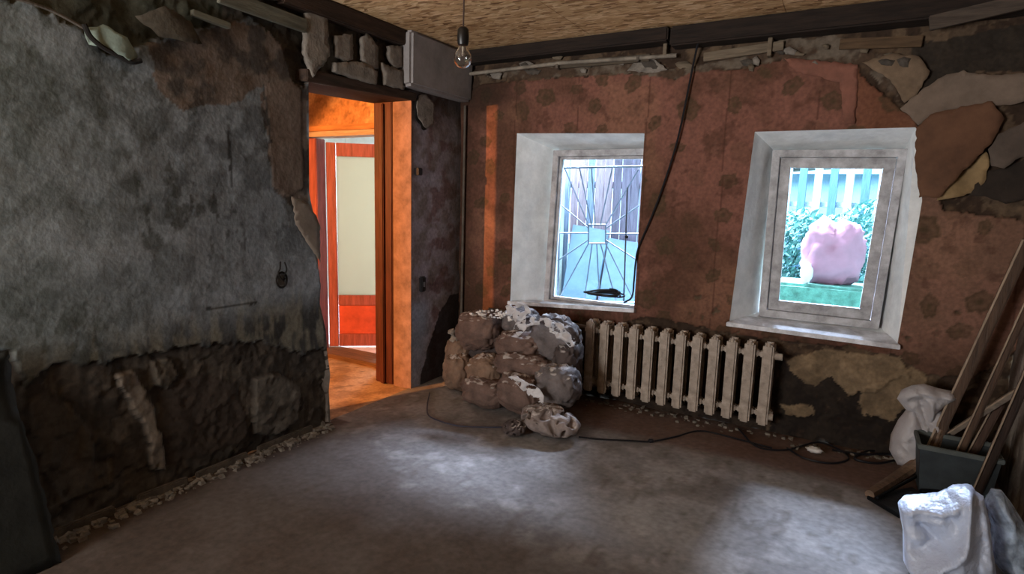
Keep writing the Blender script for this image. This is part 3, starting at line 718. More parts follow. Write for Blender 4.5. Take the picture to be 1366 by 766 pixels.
# window 2: slatted fence, hedge, pink sheet
f2 = thing('slatted_fence', (-.3, 9.2, gz), 'white fence of broad spaced boards beyond the hedge outside the right window', 'fence')
wf = wood('white_board', '#8fa3b0', .7, .1, 2); bf = wood('blue_board', '#456885', .7, .15, 2)
for k in range(16):
    xx = -1.5+k*.19; MB().box((xx, 0, 0), (xx+.10, .03, 2.42+.02*(k % 3)), .004).build('board', wf if k % 2 else bf, f2)
for z in (.6, 1.75): MB().box((-1.55, .03, z), (1.6, .07, z+.07), .004).build('fence_rail', wf, f2)
shed = thing('garden_shed', (-.4, 11.2, gz), 'pale blue shed with a low white roof beyond the white fence', 'shed')
MB().box((-3.2, 0, 0), (3.2, 2.5, 2.3)).build('shed_wall', mat('pale_blue_wall', '#5f7a8c', .8, .15, 3, .2), shed)
MB().hexa([(-3.4, -.3, 2.3), (3.4, -.3, 2.75), (3.4, 2.8, 2.75), (-3.4, 2.8, 2.3), (-3.4, -.3, 2.4), (3.4, -.3, 2.86), (3.4, 2.8, 3.1), (-3.4, 2.8, 2.7)]).build('roof', mat('white_roof', '#a8b4ba', .6, .08, 3, .1), shed)
def leafmass(n, fnp, s_, name, mt):
    V_ = []; F = []
    for k in range(n):
        p = fnp(); a = Vector((R.gauss(0, 1), R.gauss(0, 1), R.gauss(0, 1))).normalized(); b__ = a.orthogonal().normalized(); q = a.cross(b__)
        l = s_*R.uniform(.6, 1.4); i = len(V_)
        V_ += [p-b__*l, p+q*l*.45, p+b__*l, p-q*l*.45]; F.append((i, i+1, i+2, i+3))
    return link(name, mesh(name, V_, F), mt)
lm = mat('hedge_leaf', '#386a66', .6, .3, 3, .1, col2='#689e98')
def hp():
    x = R.uniform(-1.7, 1.4); top = 1.74+.08*math.sin(x*3)+.06*math.sin(x*9)
    return Vector((x, 8.3+R.uniform(-.35, .35), gz+R.uniform(0, top)))
o = leafmass(14000, hp, .045, 'hedge', lm); o['kind'] = 'stuff'; tag(o, 'blue-green leafy hedge in front of the white fence outside the right window', 'hedge')
o = leafmass(5000, lambda: Vector((R.uniform(-1.6, 1.3), R.uniform(5.3, 7.6), gz+R.uniform(0, .14))), .04, 'tall_grass', mat('grass_blade', '#5b9084', .6, .25, 3, .1, col2='#86b8ac')); o['kind'] = 'stuff'
tag(o, 'lush green weeds on the ground outside the right window', 'grass')
# rounded pink heap (two lobes)
def crumple(p, f=1.7, w_=1.):
    q = p*f; q = q+Vector((mn.noise(q*1.3), mn.noise(q*1.3+Vector((9, 2, 1))), mn.noise(q*1.3+Vector((3, 7, 5)))))*.35
    d1 = mn.voronoi(q)[0]; d2 = mn.voronoi(q*2.3+Vector((5, 1, 8)))[0]
    return w_*(.5-min(.9, (d1[1]-d1[0])*1.3)+.42*(.5-min(.9, (d2[1]-d2[0])*1.3)))
def blobm(ce, rx, ry, rz, seed, amp=.12, fr=3, nu=36, nv=22, sq=1.0, flat=None, ridg=None):
    V_ = []; F = []
    def sp_(v): return math.copysign(abs(v)**sq, v)
    for j in range(nv+1):
        ph = math.pi*j/nv-math.pi/2
        for i in range(nu):
            th = 2*math.pi*i/nu; d = Vector((sp_(math.cos(ph))*sp_(math.cos(th)), sp_(math.cos(ph))*sp_(math.sin(th)), sp_(math.sin(ph))))
            k = 1+amp*mn.fractal(d*fr+Vector((seed*7.1, seed*3.3, 0)), .7, 2, 4)
            if ridg: k += ridg(d)
            p = Vector((d.x*rx*k, d.y*ry*k, d.z*rz*k))
            if flat is not None and p.z < flat: p.z = flat+(p.z-flat)*.12
            V_.append(p+Vector(ce))
    for j in range(nv):
        for i in range(nu): F.append((j*nu+i, j*nu+(i+1) % nu, (j+1)*nu+(i+1) % nu, (j+1)*nu+i))
    return V_, F
def crumpled(rx, ry, rz, seed, slack=.80, nu=84, nv=52, it=170, lowf=.12, sq=.8, flat=-1.):
    # a closed skin with more surface than its volume needs: relaxed until it buckles into real folds
    V_, F = blobm((0, 0, 0), 1, 1, 1, seed, lowf, 1.5, nu, nv, sq)
    S = np.array([tuple(v) for v in V_]).reshape(nv+1, nu, 3)*np.array([rx, ry, rz]); rg = np.random.RandomState(seed)
    X = S*slack; nrm = S/np.linalg.norm(S, axis=-1, keepdims=True)
    nz = np.array([[mn.fractal(Vector(S[j, i]/max(rx, rz)*4+seed), .8, 2, 3) for i in range(nu)] for j in range(nv+1)])
    X = X+nrm*nz[..., None]*.10*max(rx, rz)+rg.normal(0, .0006, X.shape)
    cons = []
    for (a, b_, kk) in ((0, 1, 1.), (1, 0, 1.), (1, 1, .8), (1, -1, .8), (0, 4, .35), (4, 0, .35), (3, 3, .2), (3, -3, .2)):
        A = S[:nv+1-a]; B = np.roll(S, -b_, 1)[a:]; cons.append((a, b_, kk, np.linalg.norm(A-B, axis=-1)))
    fl = S[..., 2].min()*slack
    for k in range(it):
        D = np.zeros_like(X); Wt = np.zeros(X.shape[:2])+1e-6
        for (a, b_, kk, L0) in cons:
            A = X[:nv+1-a]; B = np.roll(X, -b_, 1)[a:]; d = B-A; l = np.linalg.norm(d, axis=-1)+1e-9
            cor = d*((l-L0)/l*.5*kk)[..., None]; D[:nv+1-a] += cor; Wt[:nv+1-a] += kk
            t = np.zeros_like(X); t[a:] = -cor; D += np.roll(t, b_, 1); t2 = np.zeros(Wt.shape); t2[a:] = kk; Wt += np.roll(t2, b_, 1)
        X = X+D/Wt[..., None]*1.5
        q = np.sqrt((X[..., 0]/rx)**2+(X[..., 1]/ry)**2+(X[..., 2]/rz)**2); lim = slack*1.13
        X = np.where((q > lim)[..., None], X*(lim/np.maximum(q, 1e-6))[..., None]*.5+X*.5, X)
        X = np.where((q < slack*.62)[..., None], X*1.02, X)
        X[..., 2] = np.maximum(X[..., 2], fl)
        if k % 20 == 19: X[1:-1] = X[1:-1]*.7+.075*(X[2:]+X[:-2]+np.roll(X, 1, 1)[1:-1]+np.roll(X, -1, 1)[1:-1])
    X[0] = X[0].mean(0); X[-1] = X[-1].mean(0)
    return [Vector(v) for v in X.reshape(-1, 3)], F
def puffy(name, P, Y, D, folds, m_, label, cat='bag', step=.012, w_=.07, cr=.02, seed=1, lean_=0., back=.7):
    # a soft closed bag: outline P (x, z) at depth Y, front bellied out by D, folds = (polyline in x z, width, height)
    P2 = []
    for i in range(len(P)):
        a = Vector(P[i]); b_ = Vector(P[(i+1) % len(P)]); n = max(1, int((b_-a).length/step))
        for k in range(n): P2.append(a.lerp(b_, k/n))
    segs = [(P2[i], P2[(i+1) % len(P2)]) for i in range(len(P2))]; PL = [(p.x, p.y) for p in P2]
    gx = np.arange(min(p[0] for p in PL), max(p[0] for p in PL), step); gy = np.arange(min(p[1] for p in PL), max(p[1] for p in PL), step)
    GX, GY = [g_.ravel() for g_ in np.meshgrid(gx, gy)]; ok = inpoly(GX, GY, PL); E_ = np.array(PL)
    pts = list(P2)
    for x, y in zip(GX[ok], GY[ok]):
        if np.hypot(E_[:, 0]-x, E_[:, 1]-y).min() > step*.6: pts.append(Vector((x, y)))
    n = len(P2); r = delaunay_2d_cdt(pts, [(i, (i+1) % n) for i in range(n)], [list(range(n))], 1, 1e-5); vs, fs = r[0], r[2]
    top = []; bot = []
    for v in vs:
        d = np.hypot(E_[:, 0]-v.x, E_[:, 1]-v.y).min(); t = min(d/w_, 1.); h_ = D*math.sqrt(max(0, 1-(1-t)**2)); e = 0
        for pl, wd, ht in folds:
            best = 9
            for a, b_ in zip(pl, pl[1:]):
                a = Vector(a); b_ = Vector(b_); q = max(0, min(1, (v-a).dot(b_-a)/(b_-a).length_squared)); best = min(best, (v-a.lerp(b_, q)).length)
            e += ht*math.exp(-(best/wd)**1.4)
        c3 = Vector((v.x, v.y, seed)); e += cr*crumple(c3, 9)+cr*.35*crumple(c3, 24)
        f_ = h_+e*min(1, d/.03); top.append(Vector((v.x, Y-f_-lean_*max(0, .35-v.y), v.y))); bot.append(Vector((v.x, Y+back*h_-lean_*max(0, .35-v.y), v.y)))
    N = len(vs); F = [tuple(f) for f in fs]; ed = {(f[i], f[(i+1) % len(f)]) for f in fs for i in range(len(f))}
    F += [tuple(i+N for i in f[::-1]) for f in fs]+[(b_, a, a+N, b_+N) for (a, b_) in ed if (b_, a) not in ed]
    me = mesh(name, top+bot, F, True)
    return tag(link(name, me, m_), label, cat)
heapc = atY(1106, 376, 6.9)
V_, F = blobm((0, 0, .33), .29, .16, .34, 2, .16, 2.6, sq=.8, ridg=lambda d: -.2*math.exp(-(d.x/.12)**2)*(d.z > 0), flat=-.33)
o = link('pink_tarp_heap', mesh('pink_tarp_heap', V_, F, True), mat('faded_pink_tarp', '#a07284', .7, .1, 4, .2)); o.location = (heapc.x, 6.9, heapc.z-.02)
tag(o, 'faded pink rounded heap in front of the hedge outside the right window', 'heap')
stp = atY(1106, 376, 6.9)
MB().box((-.5, -.25, gz-heapc.z-.02+.02), (.5, .3, 0), .03).build('stand', mat('weedy_bank', '#5c8c80', .9, .3, 12, .6), o)
wc = atY(1075, 374, 6.72); wc.z = heapc.z-.02+.01
V_, F = blobm((0, 0, .1), .06, .04, .11, 5, .2, 3, 20, 12)
o = link('white_scrap', mesh('white_scrap', V_, F, True), mat('white_plastic', '#d2d8dc', .5, .05, 5, .1)); o.location = wc; tag(o, 'small white bag hanging beside the pink heap outdoors', 'bag')

# ================================================================== THINGS IN THE ROOM
# ---- window grille
YG = YB+.36
gr = thing('window_grille', (0, 0, 0), 'wrought iron sunray grille outside the left window', 'grille')
iron = mat('painted_iron', '#57606e', .5, .2, 10, .15, metal=.3, spec=.4)
def g(px, py): return atY(px, py, YG)
gc = [g(785, 300), g(808, 300), g(808, 325), g(785, 325)]
for a, b_ in zip(gc, gc[1:]+gc[:1]): MB().tube([a, b_], .0065, 8).build('centre_bar', iron, gr)
out_ = [g(748, 224), g(858, 222), g(851, 404), g(744, 402)]
for a, b_ in zip(out_, out_[1:]+out_[:1]): MB().tube([a, b_], .008, 8).build('frame_bar', iron, gr)
for e, s_ in (((753, 224), (785, 300)), ((773, 224), (789, 300)), ((789, 224), (794, 300)), ((817, 223), (801, 300)), ((852, 226), (808, 300)), ((853, 274), (808, 305)), ((853, 312), (808, 312)), ((851, 348), (808, 320)),
              ((843, 396), (808, 325)), ((822, 403), (801, 325)), ((800, 403), (796, 325)), ((779, 403), (790, 325)), ((747, 396), (785, 325)), ((744, 348), (785, 320)), ((744, 311), (785, 311)), ((749, 274), (785, 304))):
    MB().tube([g(*e), g(*s_)], .0055, 8).build('ray_bar', iron, gr)
# latch rod on the sash of window 1
rod = thing('latch_rod', (0, 0, 0), 'dark upright latch rod with a knob at the right of the barred window', 'latch')
p = atY(837, 250, YB+.19); q = atY(832, 402, YB+.19)
MB().tube([p, q], .006, 8).build('rod', iron, rod)
k = atY(836, 316, YB+.185); V_, F = blobm(k, .014, .014, .014, 1, .05, 2, 14, 10); link('knob', mesh('knob', V_, F, True), mat('black_knob', '#14161c', .4, .1, 8, .1), rod)

# ---- coil of black cable on the sill of window 1
black = mat('black_cable', '#141318', .5, .15, 10, .1)
pts = []
cc_ = atY(806, 396, YB+.10)
for i in range(120):
    t = i/119*math.pi*2*4.2; r = .11+.02*math.sin(t*.37); pts.append(Vector((cc_.x+math.cos(t)*r*1.15+.02*math.sin(t*.21), cc_.y+math.sin(t)*.05, cc_.z+.012+.012*i/119+.035*max(0, math.sin(t+.6))*(i % 3 > -1)*(.3+.7*i/119))))
o = MB().tube(pts, .007, 6).build('cable_coil', black, smooth=True); tag(o, 'loose coil of black cable lying on the sill of the barred window', 'cable')
# cable hanging from the ceiling to the sill
wp = [(934, 44, .10), (926, 80, .05), (914, 140, .04), (903, 190, .035), (884, 250, .03), (868, 292, .025), (852, 330, .015), (848, 350, .02)]
pts = [atY(a, b_, YB-d) for a, b_, d in wp]+[atY(846, 372, YB+.06), atY(843, 396, YB+.10), atY(832, 404, YB+.09)]
pts[0].z = min(pts[0].z, ZC-.002)
o = MB().tube(spline(pts, 6), .007, 8).build('hanging_cable', black, smooth=True); tag(o, 'black cable hanging from the ceiling between the windows', 'cable')

# ---- bulb
bp_ = CAM+ray((617.5, 70)).normalized()*2.2
bulb = thing('pendant_bulb', (bp_.x, bp_.y, ZC), 'unlit bare light bulb hanging from the ceiling in a black socket', 'lamp')
zb = bp_.z-ZC
MB().tube([(0, 0, 0), (0.004, 0, zb*.5), (0, 0, zb+.078)], .0032, 6).build('cord', mat('brown_cord', '#3a2a22', .7, .1, 5, .1), bulb)
MB().lathe([(.006, zb+.085), (.014, zb+.082), (.0195, zb+.074), (.0205, zb+.05), (.019, zb+.03), (.017, zb+.024)]).build('socket', mat('black_bakelite', '#0e0c0c', .4, .1, 5, .05), bulb, True)
bgm = bpy.data.materials.new('bulb_glass'); bgm.use_nodes = True; pb = bgm.node_tree.nodes['Principled BSDF']
pb.inputs['Transmission Weight'].default_value = 1; pb.inputs['Roughness'].default_value = .02; pb.inputs['IOR'].default_value = 1.45; pb.inputs['Base Color'].default_value = (1, 1, 1, 1)
prof = [(.012, .026), (.014, .018), (.020, .008), (.028, -.006), (.031, -.020), (.029, -.034), (.021, -.046), (.010, -.052), (.001, -.0535)]
pin = [(r*.93 if r > .002 else .0008, z*.95) for r, z in prof][::-1]
MB().lathe([(r, zb+z) for r, z in prof+pin]).build('glass', bgm, bulb, True)
MB().tube([(0, 0, zb+.02), (0, 0, zb-.012)], .0035, 6).build('stem', mat('bulb_stem', '#b0aca4', .3, .05, 5, .05), bulb)
MB().tube([(-.012, 0, zb-.006), (-.006, .004, zb-.014), (0, 0, zb-.008), (.006, -.004, zb-.014), (.012, 0, zb-.006)], .0008, 4).build('filament', mat('tungsten', '#55504a', .4, .05, 5, .05, metal=.8), bulb)

# ---- corner pipe and pipe along the top of the back wall
pipem = mat('dusty_pipe', '#5a5046', .7, .3, 10, .3)
pc_ = [atY(620, 118, YB-.03), atY(616, 260, YB-.03), atY(613, 402, YB-.03)]
o = MB().tube([(XL+.06, YB-.035, 2.24), (XL+.055, YB-.035, 1.3), (XL+.05, YB-.035, .05)], .011, 10).build('corner_pipe', pipem, smooth=True); tag(o, 'thin upright pipe in the corner left of the barred window', 'pipe')
A = BW(618, 102); B_ = BW(752, 86); D_ = BW(905, 76)
hp_ = thing('ceiling_pipe', (0, 0, 0), 'dusty horizontal pipe with clips near the top of the back wall', 'pipe')
MB().tube([(XL+.12, YB-.06, A[1]), (B_[0], YB-.05, B_[1]+.0), (D_[0], YB-.045, D_[1])], .014, 10).build('pipe', mat('dusty_pipe_light', '#7d7468', .7, .3, 10, .3), hp_, True)
for t in (.15, .5, .85):
    x = A[0]+(D_[0]-A[0])*t; z = A[1]+(D_[1]-A[1])*t+ (0.0); MB().box((x-.01, YB-.065, z-.018), (x+.01, YB+.005, z+.018), .003).build('clip', pipem, hp_)

# ---- switch, junction box, socket ring
def onleft(px, py): return Vector((XL+.006, *LW(px, py)))
p = onleft(556, 229); o = MB().box(p+Vector((-.02, -.028, -.028)), p+Vector((.03, .028, .028)), .006).build('junction_box', mat('dark_bakelite', '#1d1a1c', .5, .1, 8, .1)); tag(o, 'small black junction box on the wall right of the doorway', 'box')
sw = thing('light_switch', onleft(562, 379), 'old dark light switch on the wall right of the doorway', 'switch')
MB().box((-.02, -.028, -.06), (.022, .028, .06), .008).build('plate', MATS['dark_bakelite'], sw); MB().box((.02, -.01, -.02), (.034, .01, .02), .003).build('rocker', mat('grey_rocker', '#4a4648', .5, .1, 8, .1), sw)
sk_ = thing('wall_socket', onleft(373, 371), 'open round socket hole with loose wires in the grey left wall', 'socket')
pts = [(0.012, .036*math.cos(t), .045*math.sin(t)-.01) for t in [i*2*math.pi/24 for i in range(25)]]
MB().tube(pts, .006, 6).build('ring', MATS['soot'], sk_); MB().box((-.01, -.026, -.045), (.006, .026, .02), .004).build('recess', mat('socket_dust', '#59544f', .9, .1, 8, .1), sk_)
MB().tube(spline([(0.02, -.012, .1), (.025, -.02, .06), (.02, -.028, .03), (.02, .0, -.01), (.015, .02, .0)]), .0045, 6).build('wire', MATS['soot'], sk_)
MB().tube(spline([(0.02, .018, .095), (.03, .022, .05), (.02, .01, .01), (.015, .012, -.02)]), .004, 6).build('wire', MATS['soot'], sk_)
# old conduit loop hanging at the top of the left wall
q = [LW(104, 34), LW(112, 50), LW(128, 64), LW(146, 74), LW(166, 84), LW(180, 82)]
o = MB().tube(spline([(XL+.05, a[0], a[1]) for a in q], 6), .011, 8).build('drooping_cable', MATS['soot'], smooth=True); tag(o, 'drooping black cable near the top of the grey left wall', 'cable')
q = [LW(-8, -8), LW(60, 14), LW(110, 40)]
MB().tube(spline([(XL+.03, a[0], a[1]) for a in q], 6), .007, 6).build('paper_edge', chipd, wall_left, True)

# dark board leaning at the far left
P = [atX(-60, 480, XL+.05), atX(12, 468, XL+.05), atX(28, 545, XL+.10), atX(44, 590, XL+.15), atX(60, 622, XL+.2), atX(64, 640, XL+.22), atX(78, 684, XL+.26)]
A = [(p.y, p.z) for p in P]
def lean(u, v, d): return Vector((XL+.03+d+.20*max(0, (.70-v)/.7), u, v))
o = sheet('leaning_board', [(.25, .70), (.62, .71), A[1], A[2], A[3], A[4], A[5], (A[6][0], .0), (.20, .0)], lean, mat('blackened_board', '#1d1e1b', .9, .35, 6, .4), .05, .015, None, lambda u, v: .0)
tag(o, 'blackened board with a splintered edge leaning against the left wall', 'board')

# ---- cast iron radiator
YF = YB-.165                                                          # front face
tl = atY(787, 429, YF); br = atY(1010, 568, YF); tr = atY(1026, 456, YF)
x0, x1 = tl.x, tr.x; NS = 12; pitch = (x1-x0)/(NS-1); zt = (tl.z+tr.z)/2; zb_ = br.z
rad = thing('radiator', ((x0+x1)/2, YF+.07, max(zb_, 0)), 'cream cast iron radiator with twelve ribs under the windows', 'radiator')
radm = mat('chipped_cream_paint', '#8f7f70', .55, .2, 18, .25, spec=.4, col2='#ad9d8e')
HR = zt-zb_
def section():
    b = MB(); hw_ = pitch*.30
    for (ya, yb_) in ((-.07, -.035), (.035, .07)):
        b.box((-hw_, ya, .004), (hw_, yb_, HR-.012), .011)
    b.box((-hw_*.45, -.035, .09), (hw_*.45, .035, HR-.09), .004)
    for z in (.075, HR-.085):
        b.box((-pitch*.49, -.032, z-.020), (pitch*.49, .03, z+.020), .007)
    b.box((-hw_*.8, -.055, HR-.10), (hw_*.8, .055, HR-.03), .010); b.box((-hw_*.8, -.055, .03), (hw_*.8, .055, .10), .010)
    b.lathe([(.004, HR-.03), (.014, HR-.028), (.013, HR-.004), (.008, HR+.003)], (0, -.052, 0), 10)
    return b
s0 = section().build('section', radm, rad, True); s0.location.x = -(x1-x0)/2
for k in range(1, NS):
    o = s0.copy(); C.objects.link(o); o.parent = rad; o.location.x = -(x1-x0)/2+k*pitch
e = (x1-x0)/2
MB().tube([(e+.02, -.03, HR-.085), (e+pitch*.75, -.03, HR-.085)], .022, 12).build('end_plug', radm, rad, True)
MB().tube([(e+.02, -.03, .06), (e+pitch*.55, -.03, .06)], .022, 12).build('end_plug', radm, rad, True)
MB().tube([(-e-.02, 0, HR-.075), (-e-.30, 0, HR-.06), (-e-.75, .04, HR-.05), (-e-.95, .05, HR-.05)], .013, 10).build('supply_pipe', pipem, rad, True)
MB().box((-e+.2, .05, HR-.1), (-e+.23, .088, HR-.08)).build('bracket', pipem, rad); MB().box((e-.23, .05, HR-.1), (e-.2, .088, HR-.08)).build('bracket', pipem, rad)

# ---- rubble sacks
def sackmat(name, col, col2):
    mt = mat(name, col, .85, .22, 9, .6, col2=col2); N = mt.node_tree.nodes; L = mt.node_tree.links; b = N['Principled BSDF']
    src = b.inputs['Base Color'].links[0].from_socket                      # plaster dust settled on whatever faces up
    ge = N.new('ShaderNodeNewGeometry'); sx = N.new('ShaderNodeSeparateXYZ'); L.new(ge.outputs['Normal'], sx.inputs[0])
    tc = N.new('ShaderNodeTexCoord'); n = N.new('ShaderNodeTexNoise'); n.inputs['Scale'].default_value = 16; n.inputs['Detail'].default_value = 6; L.new(tc.outputs['Object'], n.inputs['Vector'])
    ad = N.new('ShaderNodeMath'); ad.operation = 'MULTIPLY_ADD'; ad.inputs[1].default_value = 2.2; L.new(n.outputs['Fac'], ad.inputs[0]); L.new(sx.outputs['Z'], ad.inputs[2])
    r = N.new('ShaderNodeMapRange'); r.inputs[1].default_value = 1.98; r.inputs[2].default_value = 2.2; r.inputs[4].default_value = .85; L.new(ad.outputs[0], r.inputs[0])
    mx = N.new('ShaderNodeMix'); mx.data_type = 'RGBA'; mx.inputs[7].default_value = (*c('#b9b0aa'), 1)
    L.new(r.outputs[0], mx.inputs[0]); L.new(src, mx.inputs[6]); L.new(mx.outputs[2], b.inputs['Base Color'])
    return mt
SM = [sackmat('sack_brown', '#5e4a42', '#735c52'), sackmat('sack_grey', '#5c5452', '#746a68'), sackmat('sack_tan', '#735a4a', '#856c5a'), sackmat('sack_dark', '#423835', '#544845'), sackmat('sack_pale', '#7a6c66', '#93857f')]
dust = mat('plaster_dust', '#cfc8c2', .9, .2, 14, .5)
tie = mat('sack_neck', '#8c8176', .85, .25, 14, .5)
def sack(px, py, Y, w_, h_, dp, mi, rot, seed, label, neck=None, amp=.08, sq=.72, rz=0, zmin=None):
    """w_, h_ in picture pixels at the sack's own distance"""
    p = atY(px, py, Y); s_ = (p-CAM).length/FPX*.97
    rx, rz_ = w_*s_/2, h_*s_/2
    if zmin is not None: p.z = max(p.z, rz_*.9)
    def fold(d):
        a = mn.noise(d*1.7+Vector((seed*5.3, 0, 2))); q = d*(2.1+.6*math.sin(seed))+Vector((a*1.6, seed, a))
        return .07*crumple(d+Vector((seed*3, 0, 0)), 1.1)+(.12*crumple(d+Vector((seed*3, 0, 0)), 2.2) if amp > .2 else 0)+.07*(mn.ridged_multi_fractal(q, .9, 2.1, 4, 1, 2)-1)-.10*max(0, 1-abs(mn.noise(d*1.3+Vector((0, seed*2.7, 0))))*9)
    V_, F = blobm((0, 0, 0), rx, dp, rz_, seed, amp, 2.4, 64, 44, sq, ridg=fold)
    M = Matrix.Rotation(math.radians(rz), 4, 'Z') @ Matrix.Rotation(math.radians(rot), 4, 'Y')
    o = thing('rubble_sack', p, label, 'sack', 'rubble sacks piled by the radiator')
    if amp > .2: V_, F = crumpled(rx*1.15, dp*1.15, rz_*1.2, seed, .78)
    b = link('sack_body', mesh('sack_body', [M @ v for v in V_], F, True), SM[mi], o)
    lo = min((M @ v).z for v in V_)
    if p.z+lo < 0: o.location.z -= p.z+lo
    if neck:
        nx, nz, ln = neck
        d = Vector((nx, -.25, nz)).normalized(); base = Vector((d.x*rx*.85, -dp*.55, d.z*rz_*.85))
        pts = [base, base+d*ln*.35, base+d*ln*.5, base+d*ln*.8, base+d*ln]
        MB().tube([M @ q for q in spline(pts, 4)], .03, 10, taper=lambda t: [1.3, .75, .38, .6, 1.1, .9][min(5, int(t*5.99))]).build('sack_neck', tie, o, True)
    return o
sack(650, 500, 3.86, 84, 70, .16, 3, 0, 31, 'dark sack at the back of the pile against the corner')
sack(735, 500, 3.90, 84, 70, .16, 3, 0, 32, 'dark sack at the back of the pile beside the radiator')
sack(700, 540, 3.72, 120, 50, .15, 3, 0, 33, 'dark sack underneath the middle of the pile')
sack(640, 440, 3.74, 66, 50, .15, 0, -6, 1, 'brown rubble sack at the top left of the pile, strewn with plaster crumbs')
sack(695, 428, 3.80, 46, 34, .13, 1, 8, 2, 'small grey sack at the very top of the pile')
sack(694, 460, 3.66, 66, 36, .14, 0, 0, 3, 'brown sack high in the middle of the pile, above the white-edged one')
sack(741, 452, 3.72, 66, 60, .14, 1, 24, 4, 'big grey sack at the top right of the pile under torn plastic')
sack(699, 487, 3.56, 80, 34, .13, 0, 2, 5, 'long flat sack with a pale top seam across the middle of the pile')
sack(757, 484, 3.66, 34, 60, .13, 3, 6, 15, 'dark upright sack at the right edge of the pile next to the radiator')
sack(615, 474, 3.74, 34, 58, .13, 2, 4, 6, 'tan sack at the left edge of the pile, upper of the two', neck=(-.3, 1, .09))
sack(649, 497, 3.60, 50, 48, .13, 2, -8, 7, 'tan pear-shaped sack left of the middle of the pile')
sack(614, 508, 3.66, 38, 48, .13, 2, -4, 8, 'tan sack at the left edge of the pile, lower of the two')
sack(648, 530, 3.48, 66, 36, .13, 0, 4, 9, 'brown sack at the bottom left of the pile')
sack(697, 523, 3.42, 64, 50, .14, 0, 10, 10, 'rounded brown sack at the bottom middle of the pile, behind the crumpled front one')
sack(745, 514, 3.50, 56, 56, .14, 1, -6, 11, 'rounded grey-brown sack at the bottom right of the pile')
sack(734, 562, 3.26, 84, 34, .14, 4, 3, 13, 'pale crumpled half-empty sack lying on the floor in front of the pile', amp=.22, sq=.7)
sack(724, 548, 3.30, 60, 18, .10, 4, -8, 23, 'folded pale empty sack on top of the crumpled front sack', amp=.3, sq=.7)
sack(686, 573, 3.12, 34, 20, .07, 3, -6, 14, 'little dark bundle on the floor at the left end of the crumpled front sack', amp=.3)
# torn white plastic draped over the sacks
def drape(pts, name, label, off=.02, m_=dust, Y=3.6, bulge=.03):
    cx = sum(p[0] for p in pts)/len(pts); P = [(atY(p[0], p[1], Y).x, atY(p[0], p[1], Y).z) for p in pts]
    o = sheet(name, P, lambda u, v, d: Vector((u, Y-d, v)), m_, .010, .003, None, lambda u, v: off+bulge*1.5*mn.ridged_multi_fractal(Vector((u*9, v*9, 3)), .8, 2.1, 4, 1, 2)-bulge, hole=lambda u, v: mn.noise(Vector((u*30, v*30, 7.7))) > .22)
    tag(o, label, 'plastic'); return o
wp_ = plastic_mat('dusty_white_plastic', '#b9b4b4', 0, .5)
drape([(676, 408), (690, 402), (702, 406), (708, 418), (700, 426), (690, 430), (680, 424)], 'plastic_scrap', 'white crumpled plastic scrap on the very top of the sack pile', .0, wp_, 3.64, .025)
drape([(690, 430), (712, 422), (734, 424), (752, 432), (762, 448), (768, 460), (760, 464), (750, 452), (742, 446), (738, 436), (722, 432), (706, 436), (694, 448), (686, 440)], 'torn_plastic', 'torn white plastic draped over the upper right sacks of the pile', .0, wp_, 3.56, .025)
drape([(680, 502), (692, 501), (704, 508), (716, 516), (726, 528), (728, 538), (716, 534), (704, 524), (696, 514)], 'plastic_strip', 'pale strip of plastic hanging over the bottom middle sacks', .0, wp_, 3.27, .02)
0 and drape([(676, 470), (700, 471), (724, 472), (728, 478), (700, 477), (676, 476)], 'pale_strip', 'narrow pale seam strip on the long flat sack', .0, wp_, 3.42, .006)
cr = MB()
for k in range(90):
    px = R.uniform(614, 692); py = 430-14*math.sin((px-610)/85*3.1)+R.uniform(-2, 8); q = atY(px, py, 3.66); chunk(cr.b, q, R.choice((.006, .01, .014)))
for k in range(60):
    px = R.uniform(730, 766); q = atY(px, 430+(px-730)*.7+R.uniform(-4, 10), 3.6); chunk(cr.b, q, R.choice((.006, .01, .013)))
o = cr.build('plaster_crumbs', dust); o['kind'] = 'stuff'; tag(o, 'pale plaster crumbs strewn over the top of the sack pile', 'rubble')

# ---- wires on the floor
def wire(pts, r, mt, label, z=.008, name='floor_cable'):
    P = [atZ(a, b_, z) for a, b_ in pts]; o = MB().tube(spline(P, 8), r, 6).build(name, mt, smooth=True); return tag(o, label, 'cable')
wire([(573, 524), (570, 540), (571, 553), (582, 560), (610, 568), (645, 570), (676, 570)], .005, mat('blue_grey_cable', '#3a3a48', .5, .1, 8, .1), 'thin blue-grey cable on the floor left of the sack pile')
wire([(772, 583), (800, 586), (840, 588), (868, 589), (900, 583), (935, 575), (985, 586), (1030, 598)], .006, black, 'dark cable on the floor in front of the radiator')
wire([(985, 572), (1010, 596), (1050, 600), (1090, 590), (1120, 600), (1132, 612), (1110, 618), (1075, 612), (1050, 598)], .006, black, 'dark looped cable on the floor right of the radiator')
wire([(1110, 600), (1150, 606), (1190, 606), (1200, 612), (1170, 618), (1140, 612), (1160, 602), (1200, 600)], .007, black, 'black tangled cable beside the white bag in the corner')
p = atZ(1086, 603, .01); V_, F = blobm((0, 0, .014), .045, .03, .018, 3, .3, 3, 16, 10); o = link('plaster_lump', mesh('plaster_lump', V_, F, True), dust); o.location = p; tag(o, 'small pale lump on the floor right of the radiator', 'lump')
p = atZ(868, 590, .0); V_, F = blobm((0, 0, .01), .02, .015, .012, 4, .3, 3, 12, 8); o = link('cable_plug', mesh('cable_plug', V_, F, True), black); o.location = p; tag(o, 'little black plug on the floor in front of the radiator', 'plug')

